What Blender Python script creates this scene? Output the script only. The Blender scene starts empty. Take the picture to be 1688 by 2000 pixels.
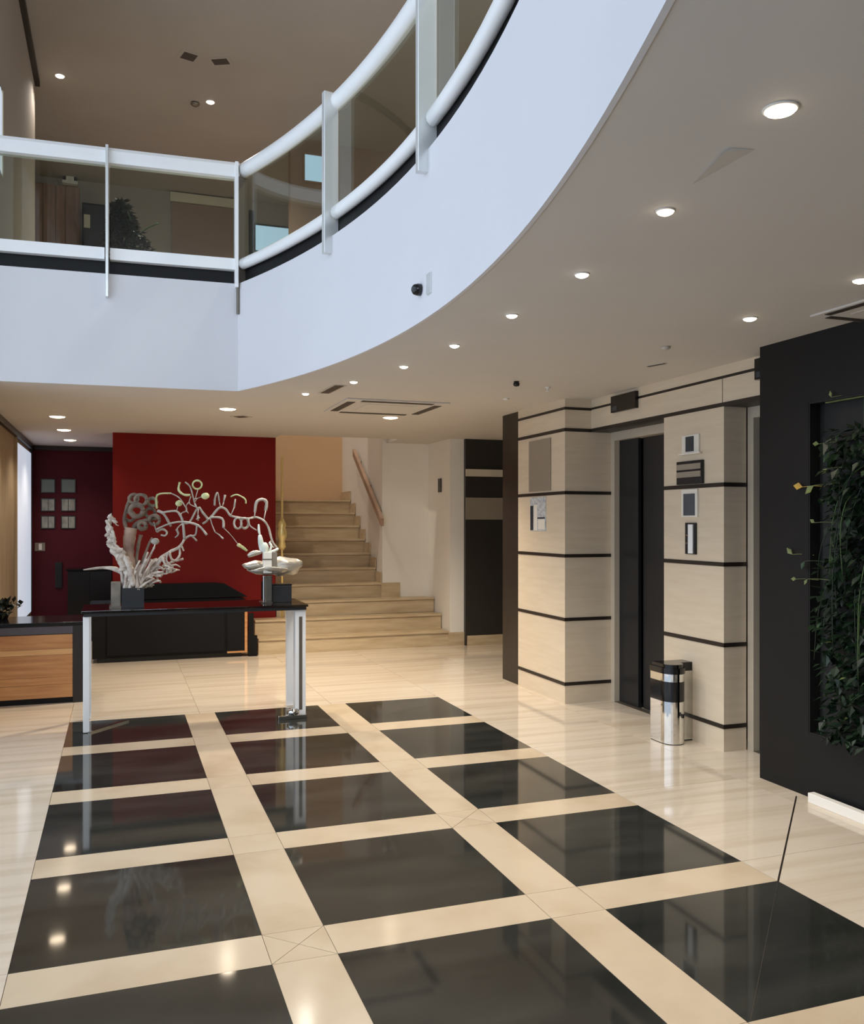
import bpy, bmesh, math, random
from mathutils import Vector, Matrix
import numpy as np
random.seed(7)
PI = math.pi
SC = bpy.context.scene
COL = SC.collection

# ------------------------------------------------------------------ camera
# world X = across the floor grid, Y = along it (away from camera), Z = up
FPX, HOR, TH, HC = 1732.0, 1022.5, 0.3403, 1.55
cam = bpy.data.cameras.new('camera'); cam_o = bpy.data.objects.new('camera', cam); COL.objects.link(cam_o)
cam_o.location = (0, 0, HC); cam_o.rotation_euler = (PI/2, 0, -TH)
cam.sensor_fit = 'HORIZONTAL'; cam.sensor_width = 36.0; cam.lens = 36.0*FPX/1688.0
cam.shift_y = (HOR-1000.0)/1688.0
cam.clip_start = 0.05
SC.camera = cam_o
CT, ST = math.cos(TH), math.sin(TH)
def ray(x, y):
    X = (x-844)/FPX
    return (X*CT+ST, -X*ST+CT, -(y-HOR)/FPX)
def PZ(x, y, z):
    d = ray(x, y); t = (z-HC)/d[2]; return Vector((t*d[0], t*d[1], z))
def PU(x, y, u):
    d = ray(x, y); t = u/d[0]; return Vector((u, t*d[1], HC+t*d[2]))
def PV(x, y, v):
    d = ray(x, y); t = v/d[1]; return Vector((t*d[0], v, HC+t*d[2]))

# ------------------------------------------------------------------ world, daylight, exposure
W = bpy.data.worlds.new('sky'); SC.world = W; W.use_nodes = True
bg = W.node_tree.nodes['Background']; bg.inputs[0].default_value = (0.70, 0.83, 1.0, 1); bg.inputs[1].default_value = 0.9
SC.view_settings.view_transform = 'Standard'; SC.view_settings.look = 'None'
SC.view_settings.gamma = 1.0; SC.view_settings.use_curve_mapping = False
SC.view_settings.exposure = 0.35
def area(name, loc, rot, sx, sy, power, color):
    l = bpy.data.lights.new(name, 'AREA'); l.shape = 'RECTANGLE'; l.size = sx; l.size_y = sy
    l.energy = power; l.color = color
    o = bpy.data.objects.new(name, l); COL.objects.link(o); o.location = loc; o.rotation_euler = rot
    return o
# daylight entering through the glazed fronts (left side and behind the camera)
area('daylight_left', (-1.62, 4.2, 3.2), (0, -PI/2, 0), 6.0, 6.0, 80, (0.89, 0.94, 1.0))
area('daylight_entrance', (0.2, -2.75, 4.3), (PI/2, 0, 0), 2.5, 3.8, 150, (0.88, 0.94, 1.0))

# ------------------------------------------------------------------ materials
def lin(c):
    return tuple(((x/255)/12.92 if x/255 <= 0.04045 else ((x/255+0.055)/1.055)**2.4) for x in c)
MATS = {}
def mat(name, rgb, rough=0.5, metal=0.0, var=0.0, scale=6.0, stretch=(1,1,1), bump=0.0, rgb2=None, coat=0.0, spec=0.5, emit=None, estr=0.0, detail=4.0, lo=0.35, hi=0.7):
    m = bpy.data.materials.new(name); m.use_nodes = True; MATS[name] = m
    nt = m.node_tree; b = nt.nodes['Principled BSDF']
    b.inputs['Roughness'].default_value = rough; b.inputs['Metallic'].default_value = metal
    b.inputs['Specular IOR Level'].default_value = spec; b.inputs['Coat Weight'].default_value = coat
    b.inputs['Coat Roughness'].default_value = 0.06
    c1 = (*lin(rgb), 1)
    c2 = (*lin(rgb2), 1) if rgb2 else tuple(min(1, x*(1+var)) for x in c1[:3]) + (1,)
    tc = nt.nodes.new('ShaderNodeTexCoord'); mp = nt.nodes.new('ShaderNodeMapping')
    mp.inputs['Scale'].default_value = stretch
    nt.links.new(tc.outputs['Object'], mp.inputs[0])
    no = nt.nodes.new('ShaderNodeTexNoise'); no.noise_dimensions = '4D'
    no.inputs['Scale'].default_value = scale; no.inputs['Detail'].default_value = detail
    oi = nt.nodes.new('ShaderNodeObjectInfo'); ml = nt.nodes.new('ShaderNodeMath'); ml.operation = 'MULTIPLY'; ml.inputs[1].default_value = 37.0
    nt.links.new(oi.outputs['Random'], ml.inputs[0]); nt.links.new(ml.outputs[0], no.inputs['W'])
    nt.links.new(mp.outputs[0], no.inputs['Vector'])
    r = nt.nodes.new('ShaderNodeValToRGB'); r.color_ramp.elements[0].position = lo; r.color_ramp.elements[1].position = hi
    r.color_ramp.elements[0].color = c1; r.color_ramp.elements[1].color = c2
    nt.links.new(no.outputs['Fac'], r.inputs[0]); nt.links.new(r.outputs[0], b.inputs['Base Color'])
    if bump:
        bp = nt.nodes.new('ShaderNodeBump'); bp.inputs['Strength'].default_value = bump; bp.inputs['Distance'].default_value = 0.01
        nt.links.new(no.outputs['Fac'], bp.inputs['Height']); nt.links.new(bp.outputs[0], b.inputs['Normal'])
    if emit:
        b.inputs['Emission Color'].default_value = (*lin(emit), 1); b.inputs['Emission Strength'].default_value = estr
    return m
def glass(name, tint, refl=1.0, rough=0.0, ior=1.45):
    m = bpy.data.materials.new(name); m.use_nodes = True; MATS[name] = m
    nt = m.node_tree; nt.nodes.clear()
    o = nt.nodes.new('ShaderNodeOutputMaterial'); t = nt.nodes.new('ShaderNodeBsdfTransparent'); g = nt.nodes.new('ShaderNodeBsdfGlossy')
    t.inputs[0].default_value = (*tint, 1); g.inputs['Roughness'].default_value = rough; g.inputs[0].default_value = (refl, refl, refl, 1)
    lw = nt.nodes.new('ShaderNodeLayerWeight'); lw.inputs[0].default_value = 0.5; mx = nt.nodes.new('ShaderNodeMixShader')
    pw = nt.nodes.new('ShaderNodeMath'); pw.operation = 'POWER'; pw.inputs[1].default_value = 4.0
    f = nt.nodes.new('ShaderNodeMath'); f.operation = 'MULTIPLY_ADD'; f.inputs[1].default_value = 0.8; f.inputs[2].default_value = ((ior-1)/(ior+1))**2
    nt.links.new(lw.outputs['Facing'], pw.inputs[0]); nt.links.new(pw.outputs[0], f.inputs[0]); nt.links.new(f.outputs[0], mx.inputs[0]); nt.links.new(t.outputs[0], mx.inputs[1]); nt.links.new(g.outputs[0], mx.inputs[2])
    nt.links.new(mx.outputs[0], o.inputs[0]); return m
mat('grout', (120, 104, 84), 0.7, var=0.1)
mat('marble', (220, 206, 186), 0.07, rgb2=(196, 178, 152), scale=2.2, stretch=(0.35, 5.0, 1), detail=7, lo=0.45, hi=0.78)
mat('marble_strip', (211, 192, 164), 0.13, rgb2=(192, 169, 139), scale=3.0, stretch=(1, 1, 1), detail=8, lo=0.45, hi=0.8)
mat('granite', (38, 39, 36), 0.055, spec=0.65, rgb2=(62, 62, 57), scale=2.5, stretch=(0.6, 2.2, 1), detail=9, lo=0.35, hi=0.75)
mat('white_paint', (210, 209, 211), 0.6, var=0.03, scale=2)
mat('ceiling_paint', (205, 200, 193), 0.75, var=0.03, scale=2)
mat('taupe_and_dim_paint', (162, 152, 141), 0.75, var=0.08, scale=1.2)  # taupe; on the upper ceiling it stands for dim light on whitish paint
mat('white_wall', (238, 233, 222), 0.6, var=0.03, scale=2)
mat('tan_wall', (205, 172, 136), 0.7, var=0.05, scale=2)
mat('red_paint', (120, 20, 16), 0.6, var=0.12, scale=1.5, spec=0.2)
mat('maroon_paint', (70, 10, 22), 0.6, var=0.12, scale=1.5, spec=0.2)
mat('stone_clad', (216, 201, 177), 0.34, rgb2=(208, 192, 167), scale=3.0, stretch=(1, 1, 9), detail=6)
mat('stair_stone', (206, 186, 152), 0.3, rgb2=(184, 160, 124), scale=4, stretch=(0.7, 2, 5), detail=8)
mat('dark_strip', (34, 26, 20), 0.45, var=0.2)
mat('dark_wood', (38, 32, 28), 0.4, rgb2=(28, 23, 20), scale=5, stretch=(8, 8, 0.6))
mat('corridor_dark', (46, 43, 38), 0.45, var=0.15)
mat('black_wall', (21, 21, 21), 0.5, var=0.1, scale=3, spec=0.25)
mat('niche_black', (8, 9, 8), 0.6, var=0.3)
mat('elevator_steel', (62, 63, 66), 0.32, metal=0.75, var=0.1, scale=4, stretch=(40, 40, 0.4))
mat('frame_metal', (120, 112, 100), 0.35, metal=0.6, var=0.1)
mat('beige_frame', (190, 178, 158), 0.4, var=0.05)
mat('black_gloss', (14, 14, 15), 0.12, var=0.3)
mat('counter_panel', (15, 15, 17), 0.5, var=0.15, spec=0.2)
mat('black_matte', (8, 8, 9), 0.5, var=0.3, spec=0.25)
mat('charcoal', (34, 35, 37), 0.4, var=0.15)
mat('grey_band', (84, 80, 88), 0.3, var=0.1)
mat('oak', (206, 152, 98), 0.4, rgb2=(174, 116, 70), scale=3.2, stretch=(0.7, 2, 10), detail=7)
mat('oak_pale', (226, 178, 122), 0.4, rgb2=(208, 156, 100), scale=3.2, stretch=(0.7, 2, 10), detail=6)
mat('chrome', (225, 225, 222), 0.06, metal=1.0, var=0.02)
mat('steel', (200, 198, 192), 0.16, metal=1.0, var=0.04)
mat('white_metal', (236, 236, 234), 0.28, var=0.02)
mat('pale_steel', (214, 216, 214), 0.25, metal=0.35, var=0.03)
mat('black_plastic', (10, 10, 10), 0.25, var=0.2)
mat('lamp_glow', (255, 240, 215), 0.4, emit=(255, 232, 200), estr=9.0)
mat('lamp_glow_cool', (255, 248, 238), 0.4, emit=(255, 246, 232), estr=6.0)
mat('lamp_trim', (228, 224, 216), 0.4, var=0.02)
mat('trim_dim', (190, 182, 170), 0.5, var=0.04)
mat('vent_dark', (58, 50, 42), 0.6, var=0.15)
mat('driftwood', (226, 216, 202), 0.75, rgb2=(140, 118, 104), scale=14, detail=8, bump=0.5)
mat('driftwood_dark', (138, 122, 104), 0.8, rgb2=(84, 66, 58), scale=12, detail=8, bump=0.5)
mat('bark_tan', (176, 148, 128), 0.8, rgb2=(120, 92, 80), scale=8, detail=8, bump=0.4)
mat('coral_grey', (186, 180, 168), 0.6, rgb2=(140, 132, 122), scale=10, bump=0.2)
mat('petal', (214, 214, 160), 0.55, rgb2=(150, 168, 110), scale=10)
mat('concrete', (140, 130, 116), 0.7, rgb2=(112, 104, 92), scale=10)
mat('silver_foil', (196, 190, 178), 0.38, metal=0.6, rgb2=(168, 160, 146), scale=8, bump=0.35)
mat('brass', (226, 202, 134), 0.25, metal=0.25, var=0.1)
mat('art_paper', (150, 152, 142), 0.4, rgb2=(112, 112, 104), scale=3, stretch=(6, 1, 3))
mat('art_paper_green', (96, 108, 100), 0.3, var=0.15)
mat('notice_grey', (146, 136, 120), 0.35, var=0.05)
mat('notice_white', (214, 216, 216), 0.35, rgb2=(150, 160, 168), scale=9, stretch=(1, 4, 6))
mat('screen_dark', (46, 54, 60), 0.15, var=0.3)
mat('white_plastic', (226, 222, 210), 0.4, var=0.02)
mat('leaf_dark', (18, 44, 19), 0.5, rgb2=(8, 24, 13), scale=9)
mat('leaf_mid', (40, 68, 30), 0.5, rgb2=(20, 46, 22), scale=9)
mat('leaf_light', (124, 132, 74), 0.5, rgb2=(84, 100, 54), scale=9)
mat('leaf_yellow', (206, 176, 84), 0.5, rgb2=(180, 140, 60), scale=9)
mat('stem_green', (62, 84, 44), 0.6, var=0.3)
mat('leaf_dull', (40, 46, 34), 0.5, rgb2=(22, 28, 22), scale=9)  # dull grey-green of the potted plants
mat('wood_panel_brown', (176, 142, 124), 0.5, rgb2=(154, 122, 106), scale=4, stretch=(10, 10, 0.5))
mat('cream_paint', (206, 196, 172), 0.6, var=0.04)
mat('brown_panel', (148, 122, 103), 0.5, var=0.06)
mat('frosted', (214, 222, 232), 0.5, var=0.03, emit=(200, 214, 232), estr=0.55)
mat('curtain', (168, 150, 122), 0.8, rgb2=(140, 122, 96), scale=6, stretch=(8, 8, 0.3))
glass('rail_glass', (0.80, 0.83, 0.78), 0.9, ior=1.35)
glass('clear_glass', (0.93, 0.96, 0.95), 0.9)
glass('table_glass', (0.30, 0.31, 0.32), 1.0, ior=1.6)
glass('sky_glass', (0.95, 0.97, 1.0), 0.6, ior=1.2)

# ------------------------------------------------------------------ mesh helpers
def wpos(o):
    p = Vector((0, 0, 0))
    while o: p += o.location; o = o.parent
    return p
def thing(name, label, cat, loc, group=None, kind=None):
    o = bpy.data.objects.new(name, None); COL.objects.link(o); o.location = loc; o.empty_display_size = 0.1
    if label: o['label'] = label
    if cat: o['category'] = cat
    if group: o['group'] = group
    if kind: o['kind'] = kind
    return o
def obj(name, bm, m, parent=None, label=None, cat=None, group=None, kind=None, smooth=False, at=None):
    """bm is in world coordinates; the object's origin goes to the bottom centre (or to `at`)"""
    vs = [v.co for v in bm.verts]
    lo = Vector([min(v[i] for v in vs) for i in range(3)]); hi = Vector([max(v[i] for v in vs) for i in range(3)])
    base = Vector(at) if at is not None else Vector(((lo.x+hi.x)/2, (lo.y+hi.y)/2, lo.z))
    for v in bm.verts: v.co -= base
    me = bpy.data.meshes.new(name); bm.to_mesh(me); bm.free()
    if smooth:
        for p in me.polygons: p.use_smooth = True
        if smooth == 'edges': me.set_sharp_from_angle(angle=0.7)
    me.materials.append(MATS[m] if isinstance(m, str) else m)
    o = bpy.data.objects.new(name, me); COL.objects.link(o)
    if parent:
        o.parent = parent; o.location = base - wpos(parent)
    else: o.location = base
    for k, x in (('label', label), ('category', cat), ('group', group), ('kind', kind)):
        if x: o[k] = x
    return o
def copy_of(o, world_loc, parent=None, **props):
    c = o.copy(); COL.objects.link(c); c.parent = parent
    c.location = Vector(world_loc) - (wpos(parent) if parent else Vector((0, 0, 0)))
    for k, x in props.items(): c[k] = x
    return c
def NB(): return bmesh.new()
def bx(bm, a0, a1, b0, b1, c0, c1, bev=0.0):
    P = [Vector((x, y, z)) for x in (min(a0, a1), max(a0, a1)) for y in (min(b0, b1), max(b0, b1)) for z in (min(c0, c1), max(c0, c1))]
    v = [bm.verts.new(p) for p in P]
    fs = [bm.faces.new([v[i] for i in f]) for f in ((0,1,3,2),(4,6,7,5),(0,4,5,1),(2,3,7,6),(0,2,6,4),(1,5,7,3))]
    if bev:
        es = {e for f in fs for e in f.edges}
        bmesh.ops.bevel(bm, geom=list(es), offset=bev, segments=2, affect='EDGES', profile=0.6)
    return bm
def box(name, a0, a1, b0, b1, c0, c1, m, parent=None, bev=0.0, **k):
    return obj(name, bx(NB(), a0, a1, b0, b1, c0, c1, bev), m, parent, **k)
def prism(bm, pts, z0, z1):
    lo = [bm.verts.new((x, y, z0)) for x, y in pts]; hi = [bm.verts.new((x, y, z1)) for x, y in pts]
    n = len(pts)
    bm.faces.new(list(reversed(lo))); bm.faces.new(hi)
    for i in range(n): bm.faces.new((lo[i], lo[(i+1) % n], hi[(i+1) % n], hi[i]))
    bmesh.ops.recalc_face_normals(bm, faces=bm.faces); return bm
def tube(bm, pts, rad, n=8, caps=True):
    pts = [Vector(p) for p in pts]
    R = rad if isinstance(rad, (list, tuple)) else [rad]*len(pts)
    prev = None; rings = []
    up = Vector((0.13, 0.97, 0.2)).normalized()
    for i, p in enumerate(pts):
        t = (pts[min(i+1, len(pts)-1)] - pts[max(i-1, 0)])
        t = t.normalized() if t.length > 1e-9 else Vector((0, 0, 1))
        a = t.cross(up)
        if a.length < 1e-3: a = t.cross(Vector((1, 0, 0)))
        a.normalize(); b = t.cross(a)
        if prev is not None and a.dot(prev) < 0: a = -a; b = -b
        prev = a
        rings.append([bm.verts.new(p + (a*math.cos(2*PI*k/n) + b*math.sin(2*PI*k/n))*R[i]) for k in range(n)])
    for r0, r1 in zip(rings, rings[1:]):
        for k in range(n):
            bm.faces.new((r0[k], r0[(k+1) % n], r1[(k+1) % n], r1[k]))
    if caps:
        bm.faces.new(rings[0]); bm.faces.new(rings[-1])
    bmesh.ops.recalc_face_normals(bm, faces=bm.faces); return bm
def lathe(bm, prof, c, n=24, axis='z'):
    rings = []
    for r, h in prof:
        ring = []
        for k in range(n):
            a = 2*PI*k/n; x, y = r*math.cos(a), r*math.sin(a)
            p = (c[0]+x, c[1]+y, c[2]+h) if axis == 'z' else ((c[0]+h, c[1]+x, c[2]+y) if axis == 'x' else (c[0]+x, c[1]+h, c[2]+y))
            ring.append(bm.verts.new(p))
        rings.append(ring)
    for r0, r1 in zip(rings, rings[1:]):
        for k in range(n): bm.faces.new((r0[k], r0[(k+1) % n], r1[(k+1) % n], r1[k]))
    bm.faces.new(rings[0]); bm.faces.new(rings[-1])
    bmesh.ops.remove_doubles(bm, verts=bm.verts, dist=1e-6)
    bmesh.ops.recalc_face_normals(bm, faces=bm.faces); return bm
def sweep(bm, path, prof, closed=True):
    """path: list of (u, v, nu, nv) with outward normal; prof: list of (offset along the normal, z)"""
    rings = [[bm.verts.new((u+nu*o, v+nv*o, z)) for o, z in prof] for u, v, nu, nv in path]
    n = len(prof)
    for r0, r1 in zip(rings, rings[1:]):
        for k in range(n if closed else n-1): bm.faces.new((r0[k], r0[(k+1) % n], r1[(k+1) % n], r1[k]))
    if closed: bm.faces.new(rings[0]); bm.faces.new(rings[-1])
    bmesh.ops.recalc_face_normals(bm, faces=bm.faces); return bm
def smooth_line(pts, n=4):
    """Catmull-Rom"""
    P = [Vector(p) for p in pts]
    if len(P) < 3: return P
    out = []
    for i in range(len(P)-1):
        p0, p1, p2, p3 = P[max(i-1, 0)], P[i], P[i+1], P[min(i+2, len(P)-1)]
        for k in range(n):
            t = k/n
            out.append(0.5*((2*p1)+(p2-p0)*t+(2*p0-5*p1+4*p2-p3)*t*t+(3*p1-p0-3*p2+p3)*t**3))
    out.append(P[-1]); return out
def wobble(bm, amt, s=1.0):
    for v in bm.verts:
        v.co += Vector((random.uniform(-1, 1), random.uniform(-1, 1), random.uniform(-1, 1)))*amt

# ------------------------------------------------------------------ key planes
ZC = 2.625            # lower ceiling
ZF = 3.53             # upper floor / top of white fascia
ZU = 6.35             # upper ceiling
UL = -1.13            # left wall
UR = 6.2              # far right shell
VB = 13.35            # back wall
V0 = -2.6             # front (behind camera)
UCOL, UPIL, UDOOR = 3.62, 3.875, 4.12
# curved edge of the balcony: u as a function of v
_cv = [(7.31, .925), (7.0, 1.055), (6.27, 1.285), (5.49, 1.44), (4.73, 1.53), (3.67, 1.505), (2.73, 1.375), (2.106, 1.235), (1.54, 1.075)]
_pf = np.polyfit([p[0] for p in _cv], [p[1] for p in _cv], 4)
def CU(v):
    if v < 1.54: return float(np.polyval(_pf, 1.54)) - 0.27*(1.54-v)*0.8
    return float(np.polyval(_pf, v))
VJ = 7.31; UJ = CU(VJ); VS0 = 7.40      # corner, and v of the straight front at the left wall
curve = []
N = 60
for i in range(N+1):
    v = VJ + (V0-VJ)*i/N
    e = 0.01; du = (CU(v+e)-CU(v-e))/(2*e)
    n = Vector((-1, du)).normalized()      # towards the void
    curve.append((CU(v), v, n.x, n.y))
_sn = Vector((VJ-VS0, -(UJ-UL))).normalized()
straight = [(UL, VS0, _sn.x, _sn.y), (UJ, VJ, _sn.x, _sn.y)]

# ------------------------------------------------------------------ floor
floor = box('floor', UL-0.3, UR, V0, VB, -0.06, -0.008, 'grout', kind='structure')
TU = [(-.358, .510), (.747, 1.604), (1.845, 2.697)]
TV = [(6.636, 7.454), (5.550, 6.394), (4.457, 5.306), (3.363, 4.221), (2.271, 3.125), (1.180, 2.035), (0.09, 0.945)]
J = 0.0012
def fl(name, a0, a1, b0, b1, m): return box(name, a0+J, a1-J, b0+J, b1-J, -0.008, 0.0, m, floor)
for a in TU:
    for b in TV: fl('black_tile', a[0]-J, a[1]+J, b[0]-J, b[1]+J, 'granite')
gu = [(TU[0][1], TU[1][0]), (TU[1][1], TU[2][0])]
gv = [(TV[i+1][1], TV[i][0]) for i in range(len(TV)-1)]
for g in gu:
    for b in TV: fl('marble_strip', g[0], g[1], b[0], b[1], 'marble_strip')
for g in gv:
    for a in TU: fl('marble_strip', a[0], a[1], g[0], g[1], 'marble_strip')
for iu, g in enumerate(gu):
    for iv, w in enumerate(gv):
        if (iu, iv) in ((0, 3), (1, 2)):    # mitred crossings: four triangles
            c = ((g[0]+g[1])/2, (w[0]+w[1])/2); q = [(g[0], w[0]), (g[1], w[0]), (g[1], w[1]), (g[0], w[1])]
            for k in range(4):
                t = [q[k], q[(k+1) % 4], c]; ce = (sum(p[0] for p in t)/3, sum(p[1] for p in t)/3)
                t = [(ce[0]+(p[0]-ce[0])*0.975, ce[1]+(p[1]-ce[1])*0.975) for p in t]
                obj('marble_strip', prism(NB(), t, -0.008, 0.0), 'marble_strip', floor)
        else: fl('marble_strip', g[0], g[1], w[0], w[1], 'marble_strip')
# the plain marble around the grid, in large slabs
def slabs(a, b):
    for a0, a1 in zip(a, a[1:]):
        for b0, b1 in zip(b, b[1:]): fl('marble_slab', a0, a1, b0, b1, 'marble')
slabs([UL-0.3, -0.358], [V0, -1.0, 0.09, 1.18, 2.271, 3.363, 4.457, 5.55, 6.515, 7.454])
slabs([2.697, 3.55, 4.55, UR], [V0, -1.0, 0.09, 1.18, 2.271, 3.363, 4.457, 5.55, 6.515, 7.454])
slabs([-0.358, 1.2, 2.697], [V0, -1.0, 0.09])
slabs([UL-0.3, -0.358, 0.628, 1.724, 2.697, 3.55, 4.55, UR], [7.454, 8.5, 9.55, 10.6, 12.0, VB])
# a saw-cut joint running across the slabs on the right
p0, p1 = PZ(1556, 1555, 0), PZ(1520, 1722, 0)
d = (p1-p0).normalized(); nrm = Vector((-d.y, d.x, 0))*0.004
obj('floor_joint', prism(NB(), [(q.x, q.y) for q in (p0-nrm, p1-nrm, p1+nrm, p0+nrm)], -0.004, 0.0008), 'dark_strip', floor)
p0, p1 = PZ(1520, 1722, 0), PZ(1466, 1994, 0)
nrm *= 0.28
obj('floor_joint', prism(NB(), [(q.x, q.y) for q in (p0-nrm, p1-nrm, p1+nrm, p0+nrm)], -0.004, 0.0008), 'vent_dark', floor)

# ------------------------------------------------------------------ lower ceiling / balcony slab with the white fascia
bm = NB()
SW0, SW1, VSW = 1.86, 3.32, 10.78      # stairwell opening in the slab
pts = [(c[0], c[1]) for c in curve] + [(UR, V0), (UR, VJ)]
prism(bm, pts, ZC, ZF-0.045)
prism(bm, [(UL, VS0), (UJ, VJ), (UR, VJ), (UR, VSW), (UL, VSW)], ZC, ZF-0.045)
bx(bm, UL, SW0, VSW, VB, ZC, ZF-0.045); bx(bm, SW1+0.06, UR, VSW, VB, ZC, ZF-0.045)
obj('ceiling', bm, 'ceiling_paint', kind='structure')
fp = [(0.002, ZC-0.004), (0.02, ZC-0.004), (0.02, ZF-0.04), (0.002, ZF-0.04)]
obj('wall_balcony_curve', sweep(NB(), curve, fp), 'white_paint', kind='structure', smooth='edges')
obj('wall_balcony_front', sweep(NB(), straight, fp), 'white_paint', kind='structure')
box('ceiling_upper', UL-0.6, UR, V0, VB+0.2, ZU, ZU+0.15, 'taupe_and_dim_paint', kind='structure')  # dim light on whitish paint is put into the taupe colour

# ------------------------------------------------------------------ walls
URED0, URED1, VRED = -0.06, 1.86, 11.12
box('wall_back', UL, URED0+0.1, VB, VB+0.15, 0, ZC, 'maroon_paint', kind='structure')
box('wall_red', URED0, URED1, VRED, VB, 0, ZC, 'red_paint', kind='structure')
box('wall_stairwell', URED1-0.2, 3.5, VB+0.25, VB+0.4, 0, ZU, 'tan_wall', kind='structure')
# stairwell right-hand wall and the white wall that stands on the third step
VW = 11.36
box('wall_stair_side', SW1, SW1+0.12, VW, VB+0.25, 0, ZF, 'white_wall', kind='structure')
box('wall_white', SW1+0.12, 4.0, VW, VW+0.12, 0.0, ZC, 'white_wall', kind='structure')
box('wall_pilaster', 3.97, 4.16, 10.53, VW+0.12, 0, ZC, 'white_wall', kind='structure')
box('baseboard_pilaster', 3.95, 4.175, 10.515, 10.53, 0, 0.17, 'stair_stone', kind='structure')
# upper storey
box('wall_upper_back', UL-0.5, 1.9, VB, VB+0.15, ZF, ZU, 'taupe_and_dim_paint', kind='structure')
box('wall_upper_back_right', 3.5, UR, VB, VB+0.15, ZF, ZU, 'taupe_and_dim_paint', kind='structure')
pl = PV(567, 300, 11.0)
box('wall_upper_partition', pl.x, UR, 11.0, 11.12, ZF, ZU, 'brown_panel', kind='structure')
box('wall_upper_left', UL-0.15, UL, 10.5, VB, ZF, ZU, 'taupe_and_dim_paint', kind='structure')
box('wall_upper_left_thick', UL-0.15, -0.85, 7.45, 10.5, ZF, ZU, 'taupe_and_dim_paint', kind='structure')
box('trim_1', UL, UL+0.05, 10.5, VB, ZU-0.06, ZU, 'dark_strip', kind='structure')
box('trim_2', -0.85, -0.80, 7.6, 10.5, ZU-0.06, ZU, 'dark_strip', kind='structure')
box('wall_far_right', UR, UR+0.15, V0, VB, 0, ZU, 'taupe_and_dim_paint', kind='structure')
# lower left wall
box('wall_left', UL-0.15, UL, 7.45, VB, 0, ZC, 'curtain', kind='structure')
box('trim_3', UL, UL+0.04, 7.6, VB, ZC-0.07, ZC, 'dark_wood', kind='structure')
box('trim_4', UL, URED0, VB-0.04, VB, ZC-0.06, ZC, 'dark_wood', kind='structure')
# light skirting in front of the black wall
box('baseboard_right', 3.615, 3.66, 0.6, 3.95, 0, 0.055, 'white_wall', kind='structure', bev=0.004)
# corridor end wall behind the elevators
VC = 10.47
cw = box('wall_corridor', 4.16, UR, VC, VC+0.12, 0, ZC, 'corridor_dark', kind='structure')
box('light_rail', 4.16, 5.2, VC-0.035, VC, 2.15, 2.24, 'cream_paint', cw)
box('glass_panel', 4.16, 5.2, VC-0.012, VC, 1.60, 1.88, 'notice_grey', cw)
box('baseboard_corridor', 4.18, UR, VC-0.02, VC, 0, 0.125, 'stair_stone', kind='structure')
# wall behind the elevators and dark door leaf at the corridor corner
box('wall_right', 4.25, UR-0.5, 0.6, 8.10, 0, ZC, 'black_matte', kind='structure')
box('wall_dark_panel', 3.625, 4.25, 7.75, 8.12, 0, ZC, 'dark_wood', kind='structure')

# glazed fronts: left of the camera and behind it (out of view, they let the daylight in)
def glazing(name, axis, pos, a0, a1, n, z0, z1):
    r = thing(name, None, None, (pos, (a0+a1)/2, z0) if axis == 'u' else ((a0+a1)/2, pos, z0), kind='structure')
    for i in range(n+1):
        a = a0+(a1-a0)*i/n
        if axis == 'u': box('mullion', pos-0.04, pos+0.04, a-0.03, a+0.03, z0, z1, 'charcoal', r)
        else: box('mullion', a-0.03, a+0.03, pos-0.04, pos+0.04, z0, z1, 'charcoal', r)
    for z in (z0+0.03, (z0+z1)/2, z1-0.03):
        if axis == 'u': box('rail', pos-0.035, pos+0.035, a0, a1, z-0.03, z+0.03, 'charcoal', r)
        else: box('rail', a0, a1, pos-0.035, pos+0.035, z-0.03, z+0.03, 'charcoal', r)
    for i in range(n):
        s, e = a0+(a1-a0)*i/n+0.03, a0+(a1-a0)*(i+1)/n-0.03
        if axis == 'u': box('pane', pos-0.004, pos+0.004, s, e, z0, z1, 'sky_glass', r)
        else: box('pane', s, e, pos-0.004, pos+0.004, z0, z1, 'sky_glass', r)
glazing('window_1', 'u', UL-0.25, V0, 7.2, 6, 0, ZU)
glazing('window_2', 'v', V0-0.04, UL, 4.4, 4, ZC, ZU)
box('wall_light_block', UL-0.3, 4.4, V0-0.1, V0, 0, ZC-0.02, 'taupe_and_dim_paint', kind='structure')  # unseen; added solid to keep sky light off the lower pillars
box('wall_left_pier', UL-0.3, UL-0.02, 7.24, 7.42, 0, ZU, 'white_paint', kind='structure')
box('wall_front_pier', 4.4, UR, V0-0.1, V0, 0, ZU, 'white_paint', kind='structure')

# frosted window in the far left wall
w3 = thing('window_3', None, None, (UL+0.01, 12.2, 0.36), kind='structure')
box('pane', UL+0.002, UL+0.02, 11.30, 13.12, 0.36, 2.50, 'frosted', w3)
for a, b in ((11.25, 11.30), (13.12, 13.17)): box('window_frame', UL+0.001, UL+0.03, a, b, 0.36, 2.55, 'curtain' if a < 12 else 'dark_wood', w3)
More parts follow.
